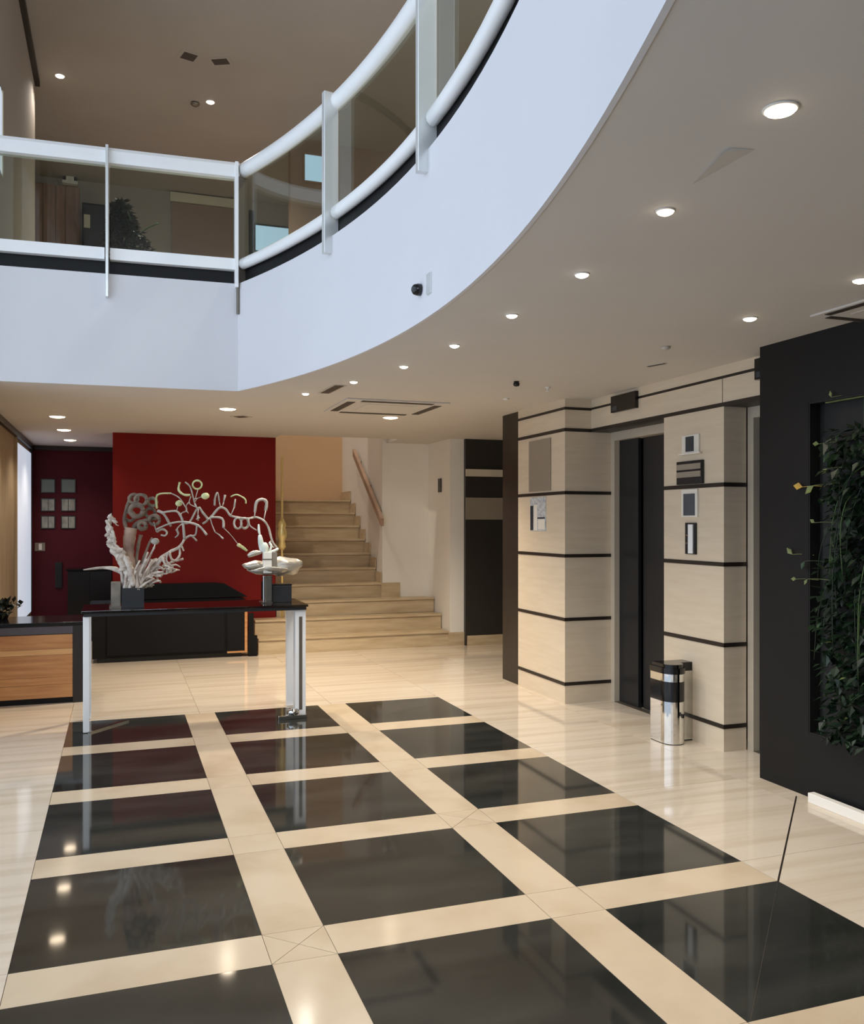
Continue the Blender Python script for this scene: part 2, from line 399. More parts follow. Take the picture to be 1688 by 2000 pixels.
# reflections in the curved glass, built as glowing panes on the upper walls
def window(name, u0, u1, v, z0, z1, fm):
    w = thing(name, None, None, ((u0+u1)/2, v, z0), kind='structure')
    box('pane', u0, u1, v-0.012, v-0.004, z0, z1, 'reflection_glow', w)
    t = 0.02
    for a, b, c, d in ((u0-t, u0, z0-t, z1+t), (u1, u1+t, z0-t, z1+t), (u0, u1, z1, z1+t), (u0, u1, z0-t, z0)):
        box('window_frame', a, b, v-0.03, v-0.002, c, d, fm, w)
mat('reflection_glow', (150, 190, 220), 0.4, emit=(176, 208, 236), estr=0.85)  # glow painted in for the outside reflected in the curved glass
window('reflection_patch_1', 2.20, 2.56, 11.0, 5.84, 6.17, 'brown_panel')
box('wall_upper_back_mid', 1.9, 3.5, VB, VB+0.15, 5.2, ZU, 'taupe_and_dim_paint', kind='structure')
window('reflection_patch_2', 1.93, 2.47, VB, 5.62, 6.0, 'charcoal')
box('trim_5', 1.83, 1.90, VB-0.05, VB, ZF, 6.2, 'black_matte', kind='structure')
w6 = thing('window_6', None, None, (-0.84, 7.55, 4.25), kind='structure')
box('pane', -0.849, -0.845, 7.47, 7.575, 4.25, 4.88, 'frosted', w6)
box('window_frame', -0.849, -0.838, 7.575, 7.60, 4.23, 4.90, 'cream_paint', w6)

# ------------------------------------------------------------------ glass balustrade of the balcony
def along_curve(v):
    e = 0.01; du = (CU(v+e)-CU(v-e))/(2*e); n = Vector((-1, du)).normalized(); return (CU(v), v, n.x, n.y)
def v_at_px(x):
    lo, hi = 0.8, VJ
    for _ in range(50):
        m = (lo+hi)/2; u = CU(m); X = u*CT-m*ST; Y = u*ST+m*CT
        if 844+FPX*X/Y > x: lo = m
        else: hi = m
    return (lo+hi)/2
bal = thing('balustrade', 'white steel and tinted glass balustrade along the edge of the upper balcony', 'railing', (UJ, VJ, ZF))
ZH0, ZH1 = 4.35, 4.47
def rprof(o, z0, z1, w):
    c = (z0+z1)/2; h = (z1-z0)/2
    return [(o+w*math.cos(a)*0.5, c+h*math.sin(a)) for a in [2*PI*k/12 for k in range(12)]]
sec = [2.55]
V_P = [VJ-0.01, v_at_px(651), v_at_px(841), 1.3, V0+0.05]
hr = sweep(NB(), curve, rprof(-0.02, ZH0, ZH1, 0.10)); obj('handrail', hr, 'white_metal', bal, smooth=True)
obj('handrail', sweep(NB(), straight, [(-0.07, ZH0), (0.03, ZH0), (0.04, ZH0+0.03), (0.04, ZH1-0.03), (0.02, ZH1), (-0.07, ZH1)]), 'white_metal', bal)
ZB0, ZB1 = 3.60, 3.69
for a, b in zip(V_P, V_P[1:]):
    seg = [along_curve(a-0.04+(b+0.04-a+0.04)*i/14) for i in range(15)]
    obj('bottom_rail', sweep(NB(), seg, rprof(0.0, ZB0, ZB1, 0.08)), 'white_metal', bal, smooth=True)
    obj('glass_pane', sweep(NB(), seg, [(-0.03, ZB1-0.02), (-0.02, ZB1-0.02), (-0.02, ZH0+0.02), (-0.03, ZH0+0.02)]), 'rail_glass', bal, smooth='edges')
su = [UL, PV(210, 400, 7.36).x, UJ-0.015]
def sv(u): return VS0+(VJ-VS0)*(u-UL)/(UJ-UL)
for a, b in zip(su, su[1:]):
    seg = [(a+0.02, sv(a), _sn.x, _sn.y), (b-0.02, sv(b), _sn.x, _sn.y)]
    obj('bottom_rail', sweep(NB(), seg, [(-0.06, ZB0), (0.03, ZB0), (0.03, ZB1), (-0.06, ZB1)]), 'white_metal', bal)
    obj('glass_pane', sweep(NB(), seg, [(-0.03, ZB1-0.02), (-0.02, ZB1-0.02), (-0.02, ZH0+0.02), (-0.03, ZH0+0.02)]), 'rail_glass', bal)
# posts: flat plates standing off the fascia
def post(u, v, nu, nv, t, o0, o1, z0, z1, m):
    tu, tv = -nv, nu; P = []
    for o, s in ((o0, -t), (o0, t), (o1, t), (o1, -t)): P.append((u+nu*o+tu*s, v+nv*o+tv*s))
    b = prism(NB(), P, z0, z1); bmesh.ops.bevel(b, geom=list(b.edges), offset=0.003, segments=1, affect='EDGES')
    return obj('post', b, m, bal)
post(su[1], sv(su[1]), _sn.x, _sn.y, 0.011, -0.04, 0.075, 3.30, ZH1+0.005, 'pale_steel')
post(su[2]-0.01, sv(su[2]), _sn.x, _sn.y, 0.014, -0.05, 0.075, 3.45, ZH1-0.01, 'white_metal')
u, v, nu, nv = along_curve(VJ-0.03); post(u, v, nu, nv, 0.012, -0.05, 0.04, 3.24, ZH0, 'frame_metal')
for v in V_P[1:-1]:
    u, v, nu, nv = along_curve(v)
    post(u, v, nu, nv, 0.022, -0.03, 0.075, 3.37, ZH1-0.01, 'pale_steel')
# dark kerb behind the gap under the bottom rail
kerb = [(-0.12, ZF-0.045), (-0.03, ZF-0.045), (-0.03, ZB0+0.03), (-0.12, ZB0+0.03)]
obj('kerb', sweep(NB(), curve, kerb), 'black_matte', bal); obj('kerb', sweep(NB(), straight, kerb), 'black_matte', bal)

# small black camera on the curved fascia
vc = v_at_px(829); u, v, nu, nv = along_curve(vc); pc = PU(829, 567, u)
sc = thing('security_camera', 'small black dome camera on the white curved fascia', 'camera', (u+nu*0.02, v+nv*0.02, pc.z-0.05))
obj('dome', lathe(NB(), [(0.032, -0.0), (0.032, -0.02), (0.026, -0.04), (0.012, -0.05), (0.001, -0.052)], (u+nu*0.02, v, pc.z), 16, 'x'), 'black_gloss', sc, smooth=True)
vc2 = v_at_px(847); u2, v2, n2u, n2v = along_curve(vc2)
box('mount_plate', u2-0.03, u2-0.021, v2-0.03, v2+0.03, pc.z-0.055, pc.z+0.05, 'pale_steel', sc)

# ------------------------------------------------------------------ elevator wall
STR = [0.17, 0.725, 1.272, 1.815, 2.357]
def pillar(name, label, u, v0, v1, u1, top):
    r = thing(name, label, 'pillar', (u+0.1, (v0+v1)/2, 0))
    box('core', u+0.012, u1, v0+0.012, v1-0.012, 0, top, 'dark_strip', r)
    zs = [0.0]+[s for s in STR if s < top-0.1]+[top]
    for i, (a, b) in enumerate(zip(zs, zs[1:])):
        z0 = a+(0.014 if i else 0); z1 = b-(0.014 if b < top else 0)
        P = [(u, v0), (u1, v0), (u1, v0+0.02), (u+0.02, v0+0.02), (u+0.02, v1), (u, v1)]
        # front slab and side slab, mitred at the corner
        obj('stone_panel', prism(NB(), [(u, v0), (u+0.02, v0+0.02), (u+0.02, v1), (u, v1)], z0, z1), 'stone_clad', r)
        obj('stone_panel', prism(NB(), [(u, v0), (u1, v0), (u1, v0+0.02), (u+0.02, v0+0.02)], z0, z1), 'stone_clad', r)
    for s in STR:
        if s < top-0.1:
            obj('dark_strip', prism(NB(), [(u-0.006, v0-0.006), (u1, v0-0.006), (u1, v0+0.012), (u+0.012, v0+0.012), (u+0.012, v1), (u-0.006, v1)], s-0.014, s+0.014), 'dark_strip', r)
    return r
pl = pillar('stone_pillar', 'beige stone pillar with dark strips and notices beside the dark wood panel', UCOL, 6.80, 7.745, 4.10, ZC)
pr = pillar('stone_pillar', 'beige stone pillar with call panels between the two elevator doors', UPIL, 5.01, 5.71, 4.06, 2.357)
obj('dark_strip', prism(NB(), [(UCOL-0.006, 6.794), (UPIL, 6.794), (UPIL, 6.81), (UCOL+0.012, 6.81), (UCOL+0.012, 7.745), (UCOL-0.006, 7.745)], 2.53, 2.552), 'dark_strip', pl)
# lintel over both doors
ln = thing('stone_lintel', 'long beige stone lintel with dark strips above the elevator doors', 'lintel', (UPIL+0.1, 5.5, 2.357))
box('stone_panel', UPIL, 4.18, 5.03, 6.80, 2.372, 2.535, 'stone_clad', ln)
box('stone_panel', UPIL, 4.18, 4.0, 5.02, 2.372, 2.535, 'stone_clad', ln)
box('stone_panel', UPIL, 4.18, 4.0, 6.80, 2.555, ZC, 'stone_clad', ln)
box('dark_strip', UPIL+0.004, 4.18, 4.0, 6.80, 2.535, 2.555, 'dark_strip', ln)
box('dark_strip', UPIL-0.004, 4.18, 4.0, 6.80, 2.345, 2.372, 'dark_strip', ln)
# elevator doors
def lift(name, v0, v1):
    d = thing(name, None, None, (UDOOR, (v0+v1)/2, 0), kind='structure')
    box('door_frame', UDOOR-0.05, 4.25, v1-0.06, v1, 0, 2.345, 'beige_frame', d)
    box('door_frame', UDOOR-0.05, 4.25, v0, v0+0.06, 0, 2.345, 'beige_frame', d)
    box('door_frame', UDOOR-0.05, 4.25, v0+0.06, v1-0.06, 2.27, 2.345, 'beige_frame', d)
    n = v1-0.06; w = (v1-v0-0.12)
    box('door_panel', UDOOR, UDOOR+0.03, n-w*0.30, n, 0.004, 2.27, 'elevator_steel', d)
    box('door_panel', UDOOR+0.03, UDOOR+0.06, v0+0.06, n-w*0.33, 0.004, 2.27, 'elevator_steel', d)
    box('door_panel', UDOOR+0.05, UDOOR+0.07, n-w*0.35, n-w*0.28, 0.004, 2.27, 'black_matte', d)
    box('door_sill', UDOOR-0.05, UDOOR+0.02, v0+0.06, v1-0.06, 0.0005, 0.004, 'frame_metal', d)
lift('door_1', 5.69, 6.80)
lift('door_2', 3.95, 5.01)
# floor indicators on the lintel
def indicator(xa, xb, ya, yb, label):
    a = PU(xa, ya, UPIL-0.02); b = PU(xb, yb, UPIL-0.02)
    t = thing('floor_indicator', label, 'display', (UPIL-0.01, (a.y+b.y)/2, min(a.z, b.z)), group='floor indicators over the elevator doors')
    box('housing', UPIL-0.03, UPIL+0.01, a.y, b.y, a.z-0.005, a.z-0.14, 'black_plastic', t, bev=0.003)
    box('screen', UPIL-0.032, UPIL-0.029, a.y-0.02, a.y-0.10, a.z-0.13, a.z-0.09, 'screen_dark', t)
indicator(1195, 1243, 774, 793, 'black floor indicator box on the lintel above the nearer-to-centre elevator door')
indicator(1476, 1520, 700, 735, 'black floor indicator box on the lintel touching the black wall')
# things on the pillar between the doors
def plate(name, label, cat, x0, y0, x1, y1, u, m, d=0.012, group=None, bev=0.002):
    a = PU(x0, y0, u); b = PU(x1, y1, u)
    t = thing(name, label, cat, (u-d/2, (a.y+b.y)/2, min(a.z, b.z)), group=group)
    box('plate', u-d, u, a.y, b.y, b.z, a.z, m, t, bev=bev)
    return t, a, b
t, a, b = plate('sign_holder', 'small white sign holder at the top of the pillar above the louvred display', 'sign', 1335, 852, 1368, 884, UPIL, 'white_plastic', 0.014)
box('lens', UPIL-0.022, UPIL-0.014, a.y+(b.y-a.y)*.28, a.y+(b.y-a.y)*.72, b.z+0.015, a.z-0.012, 'screen_dark', t)
box('ledge', UPIL-0.03, UPIL-0.014, a.y+0.02, b.y-0.03, b.z-0.006, b.z+0.004, 'white_plastic', t)
t, a, b = plate('louvred_display', 'dark rectangular display with grey louvres on the pillar', 'display', 1326, 903, 1376, 944, UPIL, 'black_plastic', 0.02)
hz = (a.z-b.z)
for k in range(2): box('louvre', UPIL-0.026, UPIL-0.02, a.y-0.012, b.y+0.012, b.z+hz*(0.30+0.33*k), b.z+hz*(0.54+0.33*k), 'notice_grey', t)
t, a, b = plate('call_display', 'white framed call display with dark screen below the louvred display', 'display', 1334, 957, 1365, 1010, UPIL, 'white_plastic', 0.014)
box('screen', UPIL-0.018, UPIL-0.014, a.y-0.03, b.y+0.025, b.z+0.012, a.z-0.03, 'screen_dark', t, bev=0.001)
t, a, b = plate('call_button_plate', 'tall steel call button plate on the pillar, lowest of the four fittings', 'button', 1341, 1021, 1362, 1083, UPIL, 'black_plastic', 0.012)
box('brushed_face', UPIL-0.02, UPIL-0.012, a.y-0.045, b.y+0.028, b.z+0.006, a.z-0.012, 'white_metal', t)
for k in (0.35, 0.6): obj('button', lathe(NB(), [(0.008, 0), (0.008, -0.004), (0.001, -0.005)], (UPIL-0.02, a.y-0.03, b.z+(a.z-b.z)*k), 10, 'x'), 'steel', t)
# notices on the pillar beside the dark panel
t, a, b = plate('notice_board', 'blank grey notice board near the top of the beige pillar', 'notice', 1035, 863, 1077, 958, UCOL, 'notice_grey', 0.01)
t, a, b = plate('paper_notice', 'small white and grey notice under the blank notice board on the pillar', 'notice', 1037, 972, 1067, 1037, UCOL, 'notice_white', 0.008)
L = a.y-b.y; hz = a.z-b.z
box('print_bar', UCOL-0.0095, UCOL-0.008, a.y-0.01, a.y-L*.22, b.z+0.005, a.z-hz*.25, 'screen_dark', t)
box('print_block', UCOL-0.0095, UCOL-0.008, b.y+0.01, b.y+L*.45, b.z+hz*.05, b.z+hz*.34, 'white_plastic', t)
box('print_bar', UCOL-0.0095, UCOL-0.008, b.y+0.01, b.y+L*.5, b.z+hz*.36, b.z+hz*.40, 'screen_dark', t)
box('print_block', UCOL-0.0095, UCOL-0.008, a.y-L*.26, a.y-L*.48, b.z+hz*.02, b.z+hz*.78, 'white_plastic', t)

# ------------------------------------------------------------------ black wall with planted niche
UB = 3.69; VBW = 4.43
NV, NZ0, NZ1 = 4.025, 0.36, 2.235
bm = NB(); bx(bm, UB, 4.16, NV, VBW, 0, ZC); bx(bm, UB, 4.16, 0.6, NV, 0, NZ0); bx(bm, UB, 4.16, 0.6, NV, NZ1, ZC); bx(bm, UB, 4.16, 0.6, 2.0, NZ0, NZ1)
bw = obj('wall_black', bm, 'black_wall', kind='structure')
for a, b, c, d_ in ((NV-0.008, NV-0.0005, NZ0+0.0005, NZ1-0.0005), (2.0, NV-0.0085, NZ1-0.008, NZ1-0.0005), (2.0, NV-0.0085, NZ0+0.0005, NZ0+0.008)): box('niche_lining', UB+0.002, 3.764, a, b, c, d_, 'niche_black', bw)
box('niche_back', 3.765, 3.95, 2.0, NV, NZ0, NZ1, 'niche_black', bw)
vg = thing('vertical_garden', 'green living wall of hanging plants inside the black niche', 'plants', (3.8, 3.0, NZ0))
box('soil_felt', 3.745, 3.764, 2.05, NV-0.05, NZ0+0.002, NZ1-0.2, 'niche_black', vg)
def leaf(bm, c, size, direction, up):
    d = direction.normalized(); s = d.cross(up)
    if s.length < 1e-3: s = Vector((1, 0, 0))
    s.normalize(); n = s.cross(d)
    w = size*0.32
    p = [c, c+d*size*0.45+s*w+n*size*0.08, c+d*size*0.5-n*size*0.02, c+d*size*0.45-s*w+n*size*0.08, c+d*size]
    v = [bm.verts.new(q) for q in p]
    bm.faces.new((v[0], v[1], v[2])); bm.faces.new((v[0], v[2], v[3])); bm.faces.new((v[1], v[4], v[2])); bm.faces.new((v[2], v[4], v[3]))
def rdir(bias): return Vector((random.gauss(0, .6), random.gauss(0, .6), random.gauss(0, .6)))+Vector(bias)
for m, n, s0, s1 in (('leaf_dark', 2900, .04, .085), ('leaf_mid', 650, .03, .07), ('leaf_light', 50, .02, .045)):
    bm = NB()
    for _ in range(n):
        z = random.uniform(NZ0+0.02, 2.06); v = random.uniform(2.6, 3.97)
        edge = 3.96-0.07*abs(math.sin(z*3.1))-0.30*max(0, z-1.8)-0.06*random.random()
        if v > edge: v = edge-random.random()*0.3
        u = 3.745-random.random()**1.5*0.13
        c = Vector((u, v, z)); leaf(bm, c, random.uniform(s0, s1), rdir((-0.8, 0.1, -0.5)), Vector((0, 0, 1)))
    obj('foliage', bm, m, vg, kind='stuff')
for k in range(46):
    v = random.uniform(2.7, 3.86); z = random.uniform(1.15, 1.95); u = random.uniform(3.64, 3.69); L = random.uniform(.35, .9)
    lean = random.uniform(-.05, .16)
    pts = [(u+0.06, v-lean, z), (u-0.02, v-lean*.4, z-L*.15), (u-0.05, v+lean*.2, z-L*.5), (u-0.03, v+lean*.6, z-L)]
    obj('vine', tube(NB(), smooth_line(pts, 3), [0.003]*9+[0.002], 5), random.choice(['stem_green', 'leaf_dark', 'leaf_dark']), vg, smooth=True)
# stray leaves reaching out over the frame of the niche
for x, y, s, m, dr in ((1568, 951, .09, 'leaf_yellow', (-.1, 1, .15)), (1590, 948, .10, 'leaf_light', (-.1, .6, -.5)), (1548, 1083, .07, 'leaf_light', (-.2, .6, .7)), (1572, 1096, .07, 'leaf_mid', (-.2, .3, -1)), (1556, 1131, .05, 'leaf_light', (-.2, 1, 0)), (1577, 1131, .05, 'leaf_light', (-.2, .3, -.8)), (1600, 867, .06, 'leaf_light', (-.1, 1, .1)), (1622, 880, .10, 'leaf_mid', (-.3, .3, -.8)), (1616, 915, .06, 'leaf_light', (-.2, .6, -.6)), (1592, 1021, .05, 'leaf_light', (-.2, .8, .5)), (1624, 776, .05, 'leaf_light', (-.1, .1, 1))):
    p = PU(x, y, UB-0.02); bm = NB(); leaf(bm, p, s*.75, Vector(dr), Vector((-1, 0, 0.2)))
    tube(bm, smooth_line([p, p+Vector((.02, -.05, .004)), p+Vector((.045, -.12, .0))], 3), 0.0014, 5)
    obj('leaf', bm, m, vg)
br = PU(1618, 786, UB+0.05)
bk = thing('irrigation_bracket', 'thin pale bracket at the top of the planted niche', 'bracket', (UB+0.1, br.y, br.z))
box('arm', UB+0.03, UB+0.045, 3.2, br.y, br.z-0.006, br.z+0.004, 'leaf_light', bk)
box('clip', UB+0.03, UB+0.045, br.y-0.05, br.y-0.01, br.z, br.z+0.055, 'leaf_light', bk)
box('riser_pipe', UB+0.03, UB+0.05, 3.62, 3.66, br.z-0.2, NZ1, 'stem_green', bk)

# ------------------------------------------------------------------ litter bin
b0 = PZ(1296, 1457, 0)
cu, cv = b0.x+0.145, b0.y+0.115
bn = thing('litter_bin', 'polished steel litter bin with black domed lid in front of the pillar', 'bin', (cu, cv, 0))
def dshape(s, z0, z1, nseg=18):
    # rounded towards the camera, square against the pillar
    P = []
    for k in range(nseg+1):
        a = PI + PI*k/nseg
        P.append((cu-0.03+0.085*s*math.cos(a), cv-0.04+0.10*s*math.sin(a)))
    P += [(cu+0.17*s, cv-0.04), (cu+0.17*s, cv+0.09*s), (cu-0.03-0.085*s, cv+0.09*s)]
    return prism(NB(), P, z0, z1)
obj('body', dshape(1.0, 0.006, 0.32), 'chrome', bn)
obj('opening', dshape(1.012, 0.30, 0.44), 'black_gloss', bn)
obj('collar', dshape(1.0, 0.44, 0.50), 'chrome', bn)
obj('base_ring', dshape(0.98, 0.0, 0.008), 'black_plastic', bn)
obj('lid', dshape(1.06, 0.495, 0.535), 'black_gloss', bn)
obj('lid_dome', dshape(0.9, 0.535, 0.56), 'black_gloss', bn)
box('back_plate', cu-0.03, cu+0.172, cv+0.09, cv+0.10, 0.02, 0.54, 'chrome', bn)
box('side_plate', cu+0.02, cu+0.171, cv-0.046, cv-0.0405, 0.02, 0.50, 'steel', bn)
# ------------------------------------------------------------------ staircase
sc = thing('staircase', 'beige stone staircase rising between the red wall and the white wall', 'stairs', (2.7, 10.52, 0))
RZ, TR = 0.19, 0.28
for k in range(10):
    v0 = 10.52+TR*k; z1 = RZ*(k+1)
    ua, ub = (1.56, 3.955) if k < 2 else ((URED1+0.01, 3.955) if k == 2 else (URED1+0.01, 3.31))
    vend = v0+TR if k < 9 else VB+0.22
    if k < 3: vend = min(vend, VRED if k == 1 else vend)
    s = box('step', ua, ub, v0+0.02, vend+(0.02 if k not in (1, 2, 9) else -0.002), max(0, z1-RZ), z1-0.03, 'stair_stone', sc)
    box('tread', ua, ub, v0, vend+(0.02 if k not in (1, 2, 9) else -0.002), z1-0.026, z1, 'stair_stone', s, bev=0.004)
    if k >= 3: box('skirting', 3.30, 3.315, v0, vend, z1, z1+0.14, 'stair_stone', s)
box('skirting', 3.30, 3.56, VW-0.022, VW-0.002, 0.57, 0.76, 'stair_stone', sc)
# handrail on the stair wall
h0, h1 = PU(692, 884, SW1-0.05), PU(747, 1020, SW1-0.05)
hd = thing('stair_handrail', 'sloping wooden handrail on the white stairwell wall', 'handrail', (SW1-0.05, (h0.y+h1.y)/2, h1.z))
bm = NB(); dd = (h1-h0).normalized(); up = Vector((0, -dd.z, dd.y)) if dd.y > 0 else Vector((0, dd.z, -dd.y))
vs = []
for p in (h0, h1):
    for du, dz in ((-0.025, -0.05), (0.02, -0.05), (0.02, 0.05), (-0.025, 0.05)): vs.append(bm.verts.new(p+Vector((du, 0, dz))))
for f in ((0,1,2,3), (4,5,6,7), (0,1,5,4), (1,2,6,5), (2,3,7,6), (3,0,4,7)): bm.faces.new([vs[i] for i in f])
bmesh.ops.recalc_face_normals(bm, faces=bm.faces)
mat('handrail_wood', (178, 148, 126), 0.5, rgb2=(160, 128, 106), scale=5)
obj('rail', bm, 'handrail_wood', hd)
for f in (0.15, 0.5, 0.85):
    p = h0.lerp(h1, f); box('bracket', SW1-0.035, SW1-0.0005, p.y-0.015, p.y+0.015, p.z-0.03, p.z+0.01, 'frame_metal', hd)
# small black slot sign on the white wall
p = PU(860, 948, 3.97)
box('slot_sign', 3.958, 3.969, p.y-0.06, p.y+0.06, p.z-0.09, p.z+0.09, 'black_plastic', label='small black upright sign plate on the white wall beside the corridor', cat='sign', bev=0.003)
# brass post at the edge of the red wall
p = PV(551, 950, 11.0); q = PV(551, 890, 11.0); k_ = PV(551, 1040, 11.0)
bp = thing('brass_post', 'slender brass post with a turned finial beside the red wall', 'post', (p.x, 11.0, 0.38))
obj('rod', tube(NB(), [(p.x, 11.0, 0.38), (p.x, 11.0, q.z)], 0.014, 10), 'brass', bp, smooth=True)
obj('knob', lathe(NB(), [(.016, -.22), (.05, -.18), (.035, -.10), (.06, -.05), (.065, .0), (.045, .06), (.055, .10), (.03, .15), (.015, .18)], (p.x, 11.0, k_.z), 16), 'brass', bp, smooth=True)

# ------------------------------------------------------------------ reception desk at the left
VD = 8.28
dk = thing('reception_desk', 'reception desk with oak front boards and black top at the left edge', 'desk', (-0.7, VD+0.3, 0))
box('plinth', UL+0.01, -0.37, VD+0.02, VD+0.6, 0, 0.045, 'black_matte', dk)
box('carcass', UL+0.01, -0.37, VD+0.012, VD+0.6, 0.045, 0.60, 'black_matte', dk)
zz = [0.05, 0.165, 0.23, 0.42, 0.47, 0.595]
for i, (a, b) in enumerate(zip(zz, zz[1:])): box('oak_board', UL+0.012, -0.372, VD, VD+0.011, a+0.001, b-0.001, 'oak_pale' if i == 3 else 'oak', dk)
box('grey_band', UL+0.01, -0.37, VD-0.004, VD+0.6, 0.60, 0.665, 'grey_band', dk)
box('desk_top', UL+0.01, -0.24, VD-0.01, VD+0.62, 0.668, 0.70, 'black_gloss', dk, bev=0.003)
box('side_panel', -0.369, -0.25, VD, VD+0.6, 0, 0.667, 'dark_wood', dk)
# low dark things on the desk
tr = thing('desk_plant', 'low dark leafy plant on the end of the reception desk', 'plant', (-0.98, VD+0.45, 0.70))
obj('pot', lathe(NB(), [(.05, 0), (.07, .05), (.072, .055), (.06, .05)], (-0.98, VD+0.45, 0.70), 16), 'charcoal', tr, smooth=True)
bm = NB()
for _ in range(160):
    leaf(bm, Vector((-0.98+random.gauss(0, .06), VD+0.45+random.gauss(0, .05), 0.76+random.random()*0.09)), random.uniform(.04, .08), rdir((0, 0, .4)), Vector((0, 0, 1)))
obj('foliage', bm, 'leaf_dull', tr, kind='stuff')

# ------------------------------------------------------------------ black counter in front of the red wall
ct = thing('black_counter', 'long low black counter with recessed front panel before the red wall', 'counter', (0.6, 10.6, 0))
VCO = 10.45
box('carcass', -0.27, 1.40, VCO+0.03, 10.5+0.55, 0.05, 0.615, 'black_matte', ct)
box('plinth', -0.22, 1.36, VCO+0.06, 10.95, 0, 0.05, 'black_plastic', ct)
box('front_panel', -0.12, 1.16, VCO, VCO+0.029, 0.08, 0.56, 'counter_panel', ct, bev=0.006)
box('end_panel', 1.19, 1.385, VCO+0.012, VCO+0.029, 0.07, 0.60, 'counter_panel', ct)
box('oak_edge', 1.39, 1.42, VCO+0.005, VCO+0.5, 0.05, 0.615, 'oak', ct)
box('oak_edge', 1.19, 1.39, VCO+0.008, VCO+0.029, 0.05, 0.07, 'oak', ct)
box('counter_top', -0.30, 1.43, VCO-0.02, 11.07, 0.617, 0.65, 'black_gloss', ct, bev=0.003)
# black upstand with a sloping end behind it
bm = NB(); P = [(0.0, .655), (1.50, .655), (1.22, .82), (1.10, .835), (0.0, .835)]
lo = [bm.verts.new((x, 10.98, z)) for x, z in P]; hi = [bm.verts.new((x, 11.06, z)) for x, z in P]
bm.faces.new(lo); bm.faces.new(list(reversed(hi)))
for i in range(5): bm.faces.new((lo[i], lo[(i+1) % 5], hi[(i+1) % 5], hi[i]))
bmesh.ops.recalc_face_normals(bm, faces=bm.faces)
obj('upstand', bm, 'counter_panel', ct)
bag = thing('black_bag', 'narrow black upright bag leaning at the end of the counter', 'bag', (1.475, 10.49, 0))
obj('body', prism(NB(), [(1.432, 10.46), (1.535, 10.46), (1.535, 10.515), (1.432, 10.515)], 0, 0.24), 'black_matte', bag)
obj('neck', prism(NB(), [(1.437, 10.465), (1.495, 10.465), (1.495, 10.51), (1.437, 10.51)], 0.24, 0.50), 'black_matte', bag)
# black cabinet in front of the maroon wall
cb = thing('black_cabinet', 'tall black cabinet standing before the dark maroon wall', 'cabinet', (-0.35, 12.7, 0))
box('body', -0.62, -0.08, 12.5, 13.0, 0.06, 0.93, 'black_matte', cb)
for a, b in ((-0.618, -0.352), (-0.348, -0.082)): box('door', a, b, 12.484, 12.499, 0.07, 0.92, 'black_plastic', cb)
box('cabinet_top', -0.64, -0.07, 12.47, 13.0, 0.931, 0.955, 'black_gloss', cb)
box('plinth', -0.6, -0.1, 12.52, 12.98, 0, 0.06, 'black_matte', cb)
# framed prints on the maroon wall
rows = [('top', 937, 961), ('middle', 975, 997), ('bottom', 1009, 1031)]
for side, x0, x1 in (('left', 82, 106), ('right', 121, 146)):
    for rn, y0, y1 in rows:
        a, b = PV(x0, y0, VB-0.02), PV(x1, y1, VB-0.02)
        f = thing('framed_print', 'small square framed print, %s row of the %s column on the maroon wall' % (rn, side), 'picture', ((a.x+b.x)/2, VB-0.01, b.z), group='framed prints on the maroon wall')
        box('frame', a.x-0.012, b.x+0.012, VB-0.02, VB-0.001, b.z-0.012, a.z+0.012, 'black_plastic', f)
        m = 'art_paper_green' if rn == 'top' else 'art_paper'
        if rn == 'top': box('print', a.x, b.x, VB-0.024, VB-0.0205, b.z, a.z, m, f)
        else:
            c = (a.x+b.x)/2
            box('print', a.x, c-0.004, VB-0.024, VB-0.0205, b.z, a.z, m, f); box('print', c+0.004, b.x, VB-0.024, VB-0.0205, b.z, a.z, m, f)
a, b = PV(68, 1060, VB-0.01), PV(88, 1076, VB-0.01)
sw = thing('light_switch', 'small pale switch plate low on the maroon wall', 'switch', ((a.x+b.x)/2, VB-0.006, b.z))
box('plate', a.x, b.x, VB-0.012, VB-0.001, b.z, a.z, 'concrete', sw); box('rocker', a.x+0.05, b.x-0.04, VB-0.017, VB-0.0125, b.z+0.015, a.z-0.015, 'white_plastic', sw)
a, b = PV(108, 1098, VB-0.01), PV(122, 1148, VB-0.01)
box('upright_plate', a.x, b.x, VB-0.03, VB-0.001, b.z, a.z, 'black_plastic', label='upright black plate on the maroon wall beside the black cabinet', cat='plate', bev=0.004)

# ------------------------------------------------------------------ glass console table
VT0, VT1, ZT = 6.99, 7.58, 0.905
tb = thing('console_table', 'tall glass-topped console table with slim polished steel legs', 'table', (0.6, 7.28, 0))
box('table_top', -0.255, 1.43, VT0, VT1, ZT-0.018, ZT, 'table_glass', tb, bev=0.002)
box('top_frame', -0.24, 1.42, VT0+0.03, VT0+0.06, ZT-0.045, ZT-0.0185, 'charcoal', tb)
box('top_frame', -0.24, 1.42, VT1-0.06, VT1-0.03, ZT-0.045, ZT-0.0185, 'charcoal', tb)
def leg(u0, u1, v0, v1):
    l = box('leg', u0, u1, v0, v1, 0.004, ZT-0.0455, 'white_metal', tb, bev=0.003); return l
leg(-0.245, -0.200, 7.03, 7.075); leg(-0.245, -0.200, 7.50, 7.54)
l = leg(1.335, 1.42, 7.045, 7.13)
box('slot_inlay', 1.365, 1.392, 7.0435, 7.046, 0.06, ZT-0.10, 'frame_metal', l)
leg(1.345, 1.41, 7.49, 7.54)
box('foot_plate_and_shade', 1.19, 1.42, 6.99, 7.03, 0.0, 0.03, 'chrome', tb, bev=0.004)
obj('foot_clamp', lathe(NB(), [(.03, 0), (.05, .012), (.05, .035), (.03, .05), (.001, .055)], (1.31, 7.01, 0.03), 14), 'chrome', tb, smooth=True)
